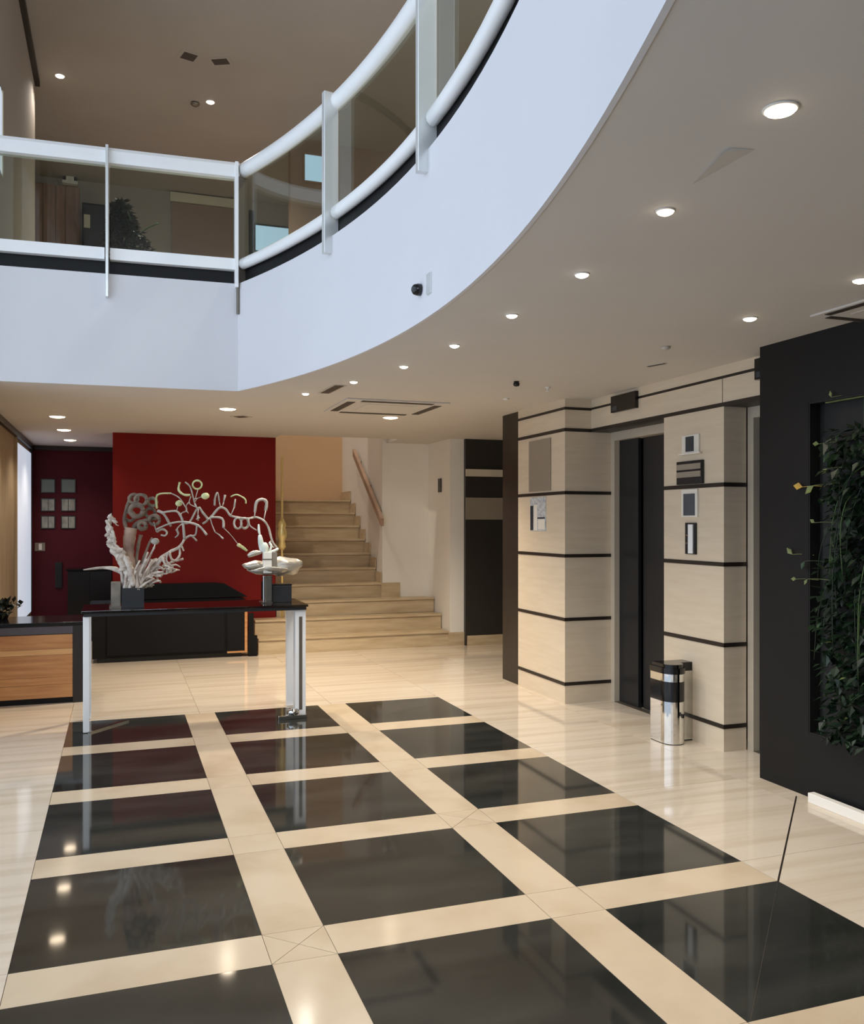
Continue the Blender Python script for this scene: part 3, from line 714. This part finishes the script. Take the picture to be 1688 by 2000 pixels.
obj('foot_plate_and_shade', prism(NB(), [(-0.21, 7.02), (-0.19, 7.02), (0.08, 7.34), (0.02, 7.34)], 0.0, 0.012), 'steel', tb)  # shadow at the left leg's foot, laid as a thin steel wedge

# ------------------------------------------------------------------ arrangement on the console table
VA = 7.28
def q(cx, cy, dv=0.0):                      # enlargement coordinates of the arrangement -> point in the plane above the table
    return PV(150+cx/3.591, 900+cy/3.591, VA+dv)
PXM = 6.9/1732/3.591                        # metres per enlargement pixel there
def zb(cx, dv=0.0): return q(cx, 700, dv).x
# stone block and dark planter that hold the driftwood
x0, x1, x2 = zb(240), zb(308), zb(470)
sb = thing('stone_block', 'upright grey stone block at the left end of the console table', 'block', ((x0+x1)/2, VA, ZT))
obj('block', bx(NB(), x0, x1, VA-0.07, VA+0.07, ZT, q(270, 850).z, 0.004), 'concrete', sb)
box('base_slab', x0-0.012, x1+0.003, VA-0.08, VA+0.08, ZT, ZT+0.012, 'frame_metal', sb)
pt = thing('planter_box', 'dark rectangular planter box under the driftwood on the console table', 'planter', ((x1+x2)/2, VA, ZT))
zt = q(390, 888).z
for a, b, c, d_ in ((x1+.006, x2, VA-.08, VA-.072), (x1+.006, x2, VA+.072, VA+.08), (x1+.006, x1+.014, VA-.072, VA+.072), (x2-.008, x2, VA-.072, VA+.072)): box('side', a, b, c, d_, ZT, zt, 'charcoal', pt)
box('soil', x1+.014, x2-.008, VA-.072, VA+.072, ZT, zt-0.03, 'dark_strip', pt)
dw = thing('driftwood_sculpture', 'pale driftwood and coral-like branches arching over the console table', 'sculpture', (q(390, 888).x, VA, zt-0.03))
def branch(pts, r, m='driftwood', dv=None, n=7, sm=4, name='branch', rough=0.15):
    if dv is None: dv = random.uniform(-.05, .05)
    P = [q(p[0], p[1], dv+random.uniform(-.012, .012)+(p[2] if len(p) > 2 else 0)) for p in pts]
    P = smooth_line(P, sm); R = r if isinstance(r, (list, tuple)) else [r, r]
    rad = [(R[0]+(R[-1]-R[0])*i/(len(P)-1))*PXM*random.uniform(1-rough, 1+rough) for i in range(len(P))]
    return obj(name, tube(NB(), P, rad, n), m, dw, smooth=True)
# twisted left trunk
branch([(400, 900), (380, 800), (340, 715), (290, 660), (255, 600), (235, 520), (225, 450), (245, 385)], (44, 14), n=10, dv=0, rough=.35)
branch([(390, 900), (350, 780), (300, 690), (330, 650), (270, 590), (262, 530), (240, 470), (205, 415)], (24, 6), dv=-.04, rough=.4)
branch([(400, 880), (372, 760), (345, 690), (300, 640), (240, 600)], (20, 10), dv=-.05, rough=.4)
branch([(340, 800), (270, 760), (180, 750), (45, 765)], (24, 3), dv=.04, rough=.2)
branch([(245, 395), (275, 445), (295, 455)], (6, 3)); branch([(215, 450), (200, 420)], (6, 3))
# tan slab of bark
branch([(395, 870), (385, 760), (365, 640), (370, 540), (380, 470)], (26, 44), 'bark_tan', dv=.03, n=10, rough=.12, name='bark_piece')
branch([(400, 880), (415, 740), (430, 600), (450, 520)], (10, 14), 'driftwood_dark', dv=.05)
branch([(410, 880), (450, 740), (500, 600), (530, 540)], (12, 8), 'driftwood_dark', dv=.05)
# pierced dark coral
for cx, cy, r, t in ((450, 275, 42, 13), (420, 350, 46, 18), (515, 365, 34, 12), (400, 265, 34, 10), (545, 415, 36, 12), (370, 390, 36, 12), (460, 455, 26, 16), (530, 290, 30, 12)):
    P = [(cx+r*math.cos(a), cy+r*.9*math.sin(a)) for a in [2*PI*k/9 for k in range(10)]]
    branch(P, (t, t), 'driftwood_dark', dv=random.uniform(0, .06), sm=2, name='pierced_coral')
branch([(345, 470), (335, 400), (360, 300), (390, 245)], (14, 10), 'driftwood_dark', dv=.04)
branch([(395, 490), (420, 440), (480, 420), (560, 400)], (16, 14), 'driftwood_dark', dv=.04)
# splayed sticks out of the planter
for k in range(44):
    bx0 = random.uniform(330, 465); tx = bx0+random.uniform(-30, 120); ty = random.uniform(690, 830)
    branch([(bx0, 905), ((bx0+tx)/2+random.uniform(-8, 8), (890+ty)/2), (tx, ty)], (random.uniform(8, 15), random.uniform(3, 7)), dv=random.uniform(-.06, .06), sm=2, name='stick')
for P in ([(430, 890), (470, 760), (545, 605)], [(415, 890), (455, 760), (500, 640)], [(440, 880), (490, 780), (525, 690)], [(425, 880), (440, 790), (490, 690)]): branch(P, (14, 7), dv=random.uniform(-.05, .05), name='stick')
# lace of branches climbing to the right
for P, r in (([(440, 890), (520, 760), (580, 690), (650, 640), (720, 605), (755, 550)], (14, 9)), ([(650, 640), (665, 690), (700, 700), (748, 688)], (9, 8)), ([(720, 605), (722, 660), (690, 700), (640, 720), (600, 740)], (8, 9)), ([(600, 680), (622, 730), (640, 785)], (9, 7)), ([(590, 690), (560, 760), (590, 800)], (11, 7)), ([(510, 740), (560, 700), (545, 780), (520, 800)], (11, 8)), ([(640, 640), (630, 700), (670, 740)], (8, 6)), ([(500, 800), (560, 740), (620, 770)], (12, 7)), ([(480, 830), (540, 790), (600, 780)], (13, 7)), ([(720, 605), (735, 600), (750, 632)], (9, 6)), ([(560, 690), (530, 700), (520, 740)], (8, 6)), ([(580, 760), (575, 720), (620, 680)], (9, 6))):
    branch(P, r)
# flakes of bark on the twisted trunk
for k in range(26):
    f = k/25; cx, cy = [(395, 860), (345, 730), (285, 650), (250, 580), (238, 500), (240, 410)][min(5, int(f*6))]
    cx += random.uniform(-26, 26); cy += random.uniform(-30, 30)
    c = q(cx, cy, random.uniform(-.06, -.02)); b = NB(); bmesh.ops.create_icosphere(b, subdivisions=1, radius=1.0)
    rot = Matrix.Rotation(random.uniform(-.9, .9), 3, 'Y')
    for v in b.verts: v.co = rot @ Vector((v.co.x*random.uniform(.025, .05), v.co.y*.014, v.co.z*random.uniform(.014, .03)))*(1.0-.45*f)+c
    obj('bark_flake', b, 'driftwood', dw)
# short lace twigs at the foot
for k in range(26):
    x_, y_ = random.uniform(480, 700), 0; y_ = 850-(x_-440)*0.55+random.uniform(-10, 60)
    a_ = random.uniform(0, 6.28); L_ = random.uniform(25, 55)
    branch([(x_-L_*math.cos(a_), y_-L_*math.sin(a_)*.7), (x_+random.uniform(-8, 8), y_+random.uniform(-8, 8)), (x_+L_*math.cos(a_+.8), y_+L_*math.sin(a_+.8)*.7)], (8, 5), sm=3, name='twig')
# coral arch
CG = 'coral_grey'
for P, r in (([(565, 350), (612, 375), (660, 460)], (10, 8)), ([(590, 365), (690, 352), (728, 385), (745, 440), (755, 550)], (7, 10)), ([(560, 480), (650, 442), (740, 428), (850, 452), (912, 520)], (6, 9)), ([(745, 435), (792, 430), (850, 330), (885, 365), (918, 412), (882, 442)], (8, 8)), ([(765, 320), (768, 350), (735, 365)], (6, 4)), ([(768, 350), (785, 368)], (5, 3)), ([(918, 412), (945, 392), (1000, 330), (1045, 340), (1080, 385), (1150, 400)], (9, 8)), ([(940, 395), (1020, 405), (1030, 470)], (8, 9)), ([(755, 550), (800, 525), (842, 562)], (9, 6)), ([(790, 525), (832, 520), (842, 455)], (7, 6)), ([(1205, 405), (1215, 455), (1262, 487)], (6, 4)), ([(1150, 400), (1205, 405), (1260, 396), (1312, 420), (1345, 470), (1370, 560), (1405, 612)], (7, 8)), ([(1370, 560), (1350, 580), (1385, 610)], (7, 5)), ([(700, 480), (712, 515), (690, 538)], (9, 4)), ([(560, 500), (600, 480), (632, 500), (620, 525), (590, 520)], (8, 6)), ([(850, 385), (850, 420)], (9, 6)), ([(838, 410), (862, 398)], (5, 5)), ([(970, 500), (1000, 520), (1028, 548)], (3, 6)), ([(1250, 360), (1262, 290), (1300, 270), (1330, 290), (1325, 350)], (10, 12))):
    branch(P, r, CG)
for P in ([(700, 480), (722, 455), (745, 438)], [(970, 500), (950, 450), (935, 398)], [(560, 500), (548, 460), (540, 430)], [(850, 385), (852, 335)], [(765, 320), (778, 300), (792, 290)], [(1250, 360), (1246, 398)], [(1325, 350), (1312, 420)], [(735, 365), (728, 385)]): branch(P, (4, 4), CG, dv=0, name='twig')
for cx, cy, rx, ry in ((1130, 438, 26, 38), (1178, 438, 26, 36)):
    branch([(cx+rx*math.cos(a), cy+ry*math.sin(a)) for a in [2*PI*k/8 for k in range(9)]], (8, 8), CG, sm=3)
# upper twigs with yellow-green seed pods
for P, r in (([(722, 150), (715, 205), (752, 238), (795, 240)], (8, 8)), ([(760, 150), (795, 182), (815, 250), (828, 300)], (5, 6)), ([(828, 300), (842, 330)], (6, 6)), ([(820, 270), (845, 262)], (4, 3)), ([(562, 335), (565, 240), (662, 228)], (8, 6)), ([(968, 312), (970, 262), (988, 222), (1000, 290)], (8, 5)), ([(1040, 240), (1030, 292)], (8, 5)), ([(1080, 252), (1125, 238), (1180, 268), (1186, 300)], (5, 6)), ([(1112, 268), (1105, 325)], (5, 8)), ([(800, 250), (790, 300), (850, 330)], (4, 4)), ([(660, 228), (720, 260), (765, 330)], (4, 4)), ([(1000, 290), (1010, 335)], (4, 4)), ([(1030, 292), (1015, 335)], (4, 4)), ([(1105, 325), (1080, 385)], (4, 4))):
    branch(P, r, 'petal' if P[0][0] in (722, 562, 1080) else CG, name='twig')
branch([(845+32*math.cos(a), 168+30*math.sin(a)) for a in [2*PI*k/8-1 for k in range(9)]], (6, 7), 'petal', sm=3, name='seed_pod')
def pod(cx, cy, r0, r1, m='petal'):
    c = q(cx, cy, random.uniform(-.03, .02)); b = NB(); bmesh.ops.create_icosphere(b, subdivisions=2, radius=1.0)
    for v in b.verts: v.co = Vector((v.co.x*r0*PXM, v.co.y*r1*PXM*.8, v.co.z*r1*PXM))*random.uniform(.93, 1.07)+c
    obj('seed_pod', b, m, dw, smooth=True)
pod(902, 247, 30, 24); pod(716, 298, 24, 22); pod(550, 565, 30, 24, CG)
branch([(716, 298), (700, 352)], (3, 3), CG, name='twig'); branch([(902, 247), (850, 262), (828, 290)], (3, 3), CG, name='twig'); branch([(850, 200), (830, 270)], (3, 3), CG, name='twig'); branch([(550, 580), (540, 620)], (4, 5), name='twig')
# pale seed pod hanging on a thread of twig
branch([(1130, 588), (1160, 605), (1195, 632)], (14, 8), 'petal', name='seed_pod'); branch([(1030, 470), (1080, 520), (1135, 590)], (2.5, 2.5), CG, name='twig')

# right-hand pedestal with the silver dish
x0, x1 = zb(1300), zb(1365)
pd = thing('steel_pedestal', 'polished steel pedestal under the silver dish on the console table', 'pedestal', ((x0+x1)/2, VA, ZT))
zp = q(1330, 800).z
box('column', x0, x1, VA-0.05, VA+0.05, ZT, zp-0.004, 'chrome', pd, bev=0.006)
box('rib', x0+0.018, x0+0.028, VA-0.055, VA-0.0505, ZT, zp-0.006, 'frame_metal', pd)
box('base', x0-0.015, x1-0.001, VA-0.07, VA+0.07, ZT, ZT+0.010, 'steel', pd)
ds = thing('silver_dish', 'crumpled silver dish holding white flowers above the console table', 'dish', ((x0+x1)/2, VA, zp))
bm = NB(); n = 40; rings = []
for r, h in ((.12, 0.0), (.55, .012), (1.0, .055), (.95, .06), (.5, .03), (.05, .02)):
    ring = []
    for k in range(n):
        a = 2*PI*k/n; w = 1+0.08*math.sin(5*a+1)+0.05*math.sin(11*a)
        ru = (x1-x0)*(3.1 if math.cos(a) > 0 else 2.4)
        ring.append(bm.verts.new(((x0+x1)/2+ru*r*w*math.cos(a), VA+.17*r*w*math.sin(a), zp+h*(1+0.25*math.sin(3*a)))))
    rings.append(ring)
for r0, r1 in zip(rings, rings[1:]):
    for k in range(n): bm.faces.new((r0[k], r0[(k+1) % n], r1[(k+1) % n], r1[k]))
bm.faces.new(rings[0]); bm.faces.new(rings[-1]); bmesh.ops.recalc_face_normals(bm, faces=bm.faces)
obj('bowl', bm, 'silver_foil', ds, smooth=True)
bm = NB(); bmesh.ops.create_icosphere(bm, subdivisions=3, radius=1.0)
c = q(1450, 725)
for v in bm.verts:
    w = 1+0.10*math.sin(7*v.co.x+3*v.co.z)+0.08*math.sin(9*v.co.y+5*v.co.z)
    v.co = Vector((c.x+v.co.x*.15*w, VA+v.co.y*.09*w, c.z-0.015+v.co.z*.075*w))
obj('crumpled_fold', bm, 'silver_foil', ds, smooth=True)
bm = NB(); bmesh.ops.create_icosphere(bm, subdivisions=3, radius=1.0)
c = q(1250, 735)
for v in bm.verts:
    w = 1+0.08*math.sin(6*v.co.x+3*v.co.z)
    v.co = Vector((c.x+v.co.x*.10*w, VA+v.co.y*.08*w, c.z+v.co.z*(.045 if v.co.x > 0 else .035)*w))
obj('crumpled_fold', bm, 'silver_foil', ds, smooth=True)
fb = thing('white_flower_block', 'pale rectangular flower holder with white buds in the silver dish', 'vase', (q(1335, 720).x, VA, zp+0.02))
a, b = q(1303, 640, -.07), q(1362, 800, -.07)
box('holder', a.x, b.x, VA-.12, VA-.06, zp+0.02, a.z, 'white_plastic', fb, bev=0.004)
box('band', a.x-.002, b.x+.002, VA-.123, VA-.0575, q(0, 712, -.09).z, q(0, 704, -.09).z, 'frame_metal', fb)
box('holder', b.x+.002, b.x+.045, VA-.11, VA-.05, zp+0.02, q(0, 655, -.08).z, 'concrete', fb, bev=0.003)
def bud(pts, r, m='coral_grey', nm='bud'):
    P = smooth_line([q(x, y, -.08) for x, y in pts], 4); k = len(P)
    rad = [r*PXM*(0.45+0.55*math.sin(PI*(i+.6)/(k+.2))) for i in range(k)]
    obj(nm, tube(NB(), P, rad, 8), m, fb, smooth=True)
mat('bud_white', (232, 234, 226), 0.5, rgb2=(196, 206, 190), scale=12)
bud([(1300, 640), (1292, 580), (1284, 520)], 20, 'bud_white'); bud([(1285, 520), (1278, 490), (1276, 445)], 9, 'bud_white')
bud([(1318, 645), (1318, 610), (1310, 575)], 30, 'bud_white'); bud([(1330, 650), (1390, 630), (1415, 615)], 12, 'bud_white'); bud([(1345, 650), (1365, 600), (1350, 570)], 9, 'bud_white')
bud([(1200, 668), (1240, 650), (1295, 640)], 20, 'silver_foil', 'petal')
dbx = thing('dark_box', 'small dark square box at the right end of the console table', 'box', (zb(1437), VA+.05, ZT))
a, b = q(1372, 865, 0.0), q(1505, 865, 0.0)
box('body', a.x, b.x, VA-.02, VA+.12, ZT, a.z-0.012, 'charcoal', dbx, bev=0.004); box('lid', a.x-.002, b.x+.002, VA-.022, VA+.122, a.z-0.0115, a.z, 'black_plastic', dbx, bev=0.002)

# ------------------------------------------------------------------ ceiling lights and fittings
def spot(p, power, color, size=2.3, parent=None):
    l = bpy.data.lights.new('spot', 'SPOT'); l.energy = power; l.color = color; l.spot_size = size; l.spot_blend = 0.7; l.shadow_soft_size = 0.04
    o = bpy.data.objects.new('lamp_light', l); COL.objects.link(o)
    if parent: o.parent = parent; o.location = Vector(p)-wpos(parent)
    else: o.location = p
    return o
WARM = (1.0, 0.86, 0.69)
proto = {}
def downlight(p, r, label, group, warm=True, power=30, on=True):
    t = thing('downlight', label, 'downlight', (p.x, p.y, p.z-0.03), group=group)
    key = (round(r, 3), warm, on)
    if key not in proto:
        a = obj('trim_ring', lathe(NB(), [(r*1.16, 0), (r*1.16, -.003), (r*1.02, -.006), (r, -.004), (r, 0)], p, 24), 'lamp_trim', t, smooth=True, at=p)
        b = obj('lens', lathe(NB(), [(r*.98, -.001), (r*.9, -.010), (r*.5, -.016), (.001, -.017)], p, 24), ('lamp_glow' if warm else 'lamp_glow_cool') if on else 'trim_dim', t, smooth=True, at=p)
        proto[key] = (a, b)
    else:
        for o in proto[key]: copy_of(o, p, t)
    if on: spot(p-Vector((0, 0, 0.04)), power, WARM if warm else (1, .93, .84), parent=t)
G1 = 'downlights along the curved balcony edge'
names = ['largest and nearest downlight, at the upper right of the ceiling', 'second downlight along the curved balcony edge, counted from the nearest one', 'third downlight along the curved balcony edge, counted from the nearest one', 'fourth downlight along the curved balcony edge, counted from the nearest one', 'fifth downlight along the curved balcony edge, counted from the nearest one', 'sixth downlight along the curved balcony edge, counted from the nearest one', 'seventh downlight along the curved balcony edge, beside the slot vent', 'farthest downlight along the curved balcony edge']
for (x, y), nm, pw in zip([(1525, 212), (1300, 411), (1137, 535), (1000, 615), (888, 674), (789, 715), (691, 745), (597, 768)], names, [40, 36, 34, 34, 34, 34, 38, 40]):
    downlight(PZ(x, y, ZC), 0.040 if x > 1500 else 0.029, nm, G1, x > 1250, pw)
G2 = 'downlights in the deeper ceiling'
for (x, y), nm in zip([(1465, 621), (1682, 546), (763, 815), (445, 798), (112, 813), (125, 839), (137, 859)], ['downlight in the ceiling near the top corner of the black wall', 'downlight at the right edge above the black wall', 'downlight below the ceiling air conditioner before the stairs', 'downlight in the ceiling above the red wall', 'nearest of the three downlights in a row at the left', 'middle of the three downlights in a row at the left', 'farthest of the three downlights in a row at the left']):
    downlight(PZ(x, y, ZC), 0.034 if x > 1000 else 0.075, nm, G2, True, (9 if x > 1000 else 150) if x > 200 else 26)
G3 = 'downlights in the upper ceiling'
downlight(PZ(117, 148, ZU), 0.045, 'downlight at the left of the upper ceiling', G3, False, 25)
downlight(PZ(411, 199, ZU), 0.045, 'downlight at the middle of the upper ceiling', G3, False, 150)
for (a_, b_), nm in zip([(3.0, 8.6), (3.0, 5.6), (3.0, 2.6)], ['added unseen downlight over the upper walkway, far one', 'added unseen downlight over the upper walkway, middle one', 'added unseen downlight over the upper walkway, near one']): downlight(Vector((a_, b_, ZU)), 0.045, nm, G3, False, 130)  # unseen lamps added to brighten the upper storey behind the glass
downlight(Vector((2.55, 12.2, ZU)), 0.075, 'added unseen downlight high above the stairwell', G3, True, 150)  # unseen lamp added for the warm light on the stairwell wall
# unlit round fittings
def small(name, label, cat, p, prof, m, group=None):
    return obj(name, lathe(NB(), prof, p, 16), m, label=label, cat=cat, group=group, smooth=True)
small('smoke_detector', 'small grey smoke detector beside the lit lamp on the upper ceiling', 'detector', PZ(381, 201, ZU), [(.05, 0), (.05, -.02), (.03, -.035), (.001, -.036)], 'frame_metal')
small('smoke_detector', 'small pale unlit round fitting above the slot by the elevator lintel', 'detector', PZ(1301, 677, ZC), [(.028, 0), (.028, -.01), (.014, -.02), (.001, -.021)], 'trim_dim')
small('sprinkler', 'tiny white sprinkler on the ceiling left of the beige pillar top', 'sprinkler', PZ(1070, 756, ZC), [(.022, 0), (.022, -.006), (.008, -.01), (.008, -.03), (.018, -.034), (.001, -.036)], 'lamp_trim')
small('ceiling_sensor', 'tiny white square-looking sensor on the ceiling above the dark panel', 'sensor', PZ(989, 778, ZC), [(.03, 0), (.03, -.01), (.012, -.016), (.001, -.017)], 'lamp_trim')
small('ceiling_camera', 'tiny dark camera on the ceiling near the white sprinkler', 'camera', PZ(1009, 745, ZC), [(.02, 0), (.02, -.012), (.026, -.016), (.02, -.035), (.001, -.04)], 'black_plastic')
# ceiling cassette air conditioners
def cassette(pc, h, label):
    ac = thing('air_conditioner', label, 'air conditioner', (pc.x, pc.y, ZC-0.03))
    obj('panel', bx(NB(), pc.x-h, pc.x+h, pc.y-h, pc.y+h, ZC-0.012, ZC-0.0005, 0.004), 'ceiling_paint', ac)
    for s in (-1, 1):
        box('slot', pc.x+s*h*.78, pc.x+s*h*.93, pc.y-h*.7, pc.y+h*.7, ZC-0.016, ZC-0.0125, 'vent_dark', ac)
        box('slot', pc.x-h*.7, pc.x+h*.7, pc.y+s*h*.78, pc.y+s*h*.93, ZC-0.016, ZC-0.0125, 'vent_dark', ac)
    box('grille', pc.x-h*.5, pc.x+h*.5, pc.y-h*.5, pc.y+h*.5, ZC-0.015, ZC-0.0125, 'ceiling_paint', ac)
cassette(PZ(752, 795, ZC), 0.47, 'square ceiling cassette air conditioner in front of the stairs')
cassette(PZ(1745, 600, ZC), 0.27, 'ceiling cassette air conditioner cut by the right edge above the black wall')
# slot vents
def slot(xa, ya, xb, yb, w, label, m='vent_dark', z=ZC):
    a, b = PZ(xa, ya, z), PZ(xb, yb, z); d = (b-a).normalized(); n = Vector((-d.y, d.x, 0))*w/2
    t = thing('slot_vent', label, 'vent', ((a.x+b.x)/2, (a.y+b.y)/2, z-0.008))
    obj('slot', prism(NB(), [(p.x, p.y) for p in (a-n, b-n, b+n, a+n)], z-0.006, z-0.0003), m, t)
    n2 = n*1.5; e = d*w*.25
    obj('frame', prism(NB(), [(p.x, p.y) for p in (a-n2-e, b-n2+e, b+n2+e, a+n2-e)], z-0.004, z-0.0002), 'trim_dim' if z < 3 else 'taupe_and_dim_paint', t)
slot(634, 767, 664, 752, 0.07, 'slim slot vent between the two farthest downlights of the balcony edge')
slot(1266, 715, 1298, 709, 0.025, 'short dark slot in the ceiling above the elevator lintel')
slot(462, 814, 480, 813, 0.10, 'small slot vent right of the downlight above the red wall')
slot(356, 106, 382, 114, 0.14, 'dark slot vent at the left on the upper ceiling', z=ZU)
slot(416, 121, 446, 119, 0.11, 'dark slot vent at the right on the upper ceiling', z=ZU)
# scoop-shaped air outlet near the first downlights
a = PZ(1420, 300, ZC)
so = thing('air_outlet', 'shallow scoop-shaped air outlet between the two nearest downlights', 'vent', (a.x, a.y, ZC-0.04))
p1, p2, p3 = PZ(1350, 362, ZC), PZ(1416, 288, ZC), PZ(1475, 292, ZC)
bm = NB(); zc = ZC-0.0004
v = [bm.verts.new(x) for x in ((p1.x, p1.y, zc), (p2.x, p2.y, zc-0.012), (p3.x, p3.y, zc), ((p1.x+p3.x)/2, (p1.y+p3.y)/2, zc), (p2.x*0.8+p3.x*.2, p2.y*.8+p3.y*.2, zc))]
bm.faces.new((v[0], v[1], v[3])); bm.faces.new((v[1], v[2], v[3])); bm.faces.new((v[0], v[1], v[4])); bm.faces.new((v[1], v[2], v[4]))
obj('scoop', bm, 'ceiling_paint', so)

# ------------------------------------------------------------------ upper storey behind the balustrade
wp = thing('wood_panelling', 'brown vertical wood panelling on the upper back wall', 'panelling', (-0.85, VB-0.02, ZF))
xs = [UL+0.005, PV(84, 400, VB).x, PV(109, 400, VB).x, PV(128, 400, VB).x, PV(157, 400, VB).x]
for a, b in zip(xs, xs[1:]): box('board', a+0.004, b-0.004, VB-0.035, VB-0.001, ZF, 6.24, 'wood_panel_brown', wp)
a, b = PV(335, 362, VB), PV(449, 480, VB)
dr = thing('door_3', None, None, ((a.x+b.x)/2, VB-0.03, ZF), kind='structure')
box('lintel', a.x-0.02, b.x+0.05, VB-0.06, VB-0.001, 6.2, 6.33, 'cream_paint', dr)
box('door_panel', a.x, b.x+0.04, VB-0.04, VB-0.001, ZF, 6.19, 'brown_panel', dr)
a, b = PV(162, 400, VB), PV(205, 400, VB)
dc = thing('dark_cupboard', 'dark cupboard with a small lit square on the upper floor', 'cupboard', ((a.x+b.x)/2, VB-0.2, ZF))
box('body', a.x, b.x, VB-0.3, VB-0.002, ZF+0.03, 5.95, 'black_matte', dc); box('door', a.x+.02, b.x-.02, VB-0.32, VB-0.301, ZF+0.06, 5.92, 'charcoal', dc); box('plinth', a.x, b.x, VB-0.29, VB-0.01, ZF, ZF+0.03, 'black_matte', dc)
c = PV(170, 432, VB-.32); box('window', c.x-.04, c.x+.04, VB-0.326, VB-0.3205, c.z-.09, c.z+.09, 'cream_paint', dc)
# arched thing on top of the panelling
c = PV(137, 350, VB-.1)
al = thing('arched_lamp', 'small dark arched lamp on top of the upper panelling', 'lamp', (c.x, VB-0.15, 6.0))
obj('arch', tube(NB(), [(c.x+.08*math.cos(a_), VB-.1, c.z-.02+.10*math.sin(a_)) for a_ in [PI*k/8 for k in range(9)]], 0.016, 7), 'dark_wood', al, smooth=True)
box('shade', c.x-.05, c.x+.05, VB-.13, VB-.08, c.z-.03, c.z+.03, 'white_plastic', al)
box('base', c.x-.10, c.x+.10, VB-.14, VB-.04, c.z-.07, c.z-.03, 'white_plastic', al)
# plant behind the glass
pp = PV(262, 470, 9.6)
pt = thing('upper_plant', 'dark bushy potted plant behind the upper balustrade glass', 'plant', (pp.x, 9.6, ZF))
obj('pot', lathe(NB(), [(.15, 0), (.2, .38), (.215, .38), (.215, .41), (.18, .41), (.17, .36)], (pp.x, 9.6, ZF), 20), 'charcoal', pt, smooth=True)
obj('stem', tube(NB(), [(pp.x, 9.6, ZF+.3), (pp.x-.04, 9.6, 4.2), (pp.x-.12, 9.6, 4.78)], [.02, .016, .008], 7), 'stem_green', pt, smooth=True)
for k in range(7):
    a_ = random.uniform(0, 6.28); z0 = random.uniform(4.0, 4.7)
    obj('stem', tube(NB(), smooth_line([(pp.x-.03, 9.6, z0-.2), (pp.x+.1*math.cos(a_), 9.6+.1*math.sin(a_), z0), (pp.x+.25*math.cos(a_), 9.6+.2*math.sin(a_), z0+.1)], 3), .008, 5), 'stem_green', pt, smooth=True)
bm = NB()
for _ in range(1500):
    t = random.random(); z = 3.9+.92*t; w = .40*(1-t)**1.1+.05
    a_ = random.uniform(0, 6.28); r = w*math.sqrt(random.random())
    leaf(bm, Vector((pp.x-.14*t+r*math.cos(a_), 9.6+r*math.sin(a_), z)), random.uniform(.05, .10), rdir((math.cos(a_)*.6, math.sin(a_)*.6, .1)), Vector((0, 0, 1)))
obj('foliage', bm, 'leaf_dull', pt, kind='stuff')
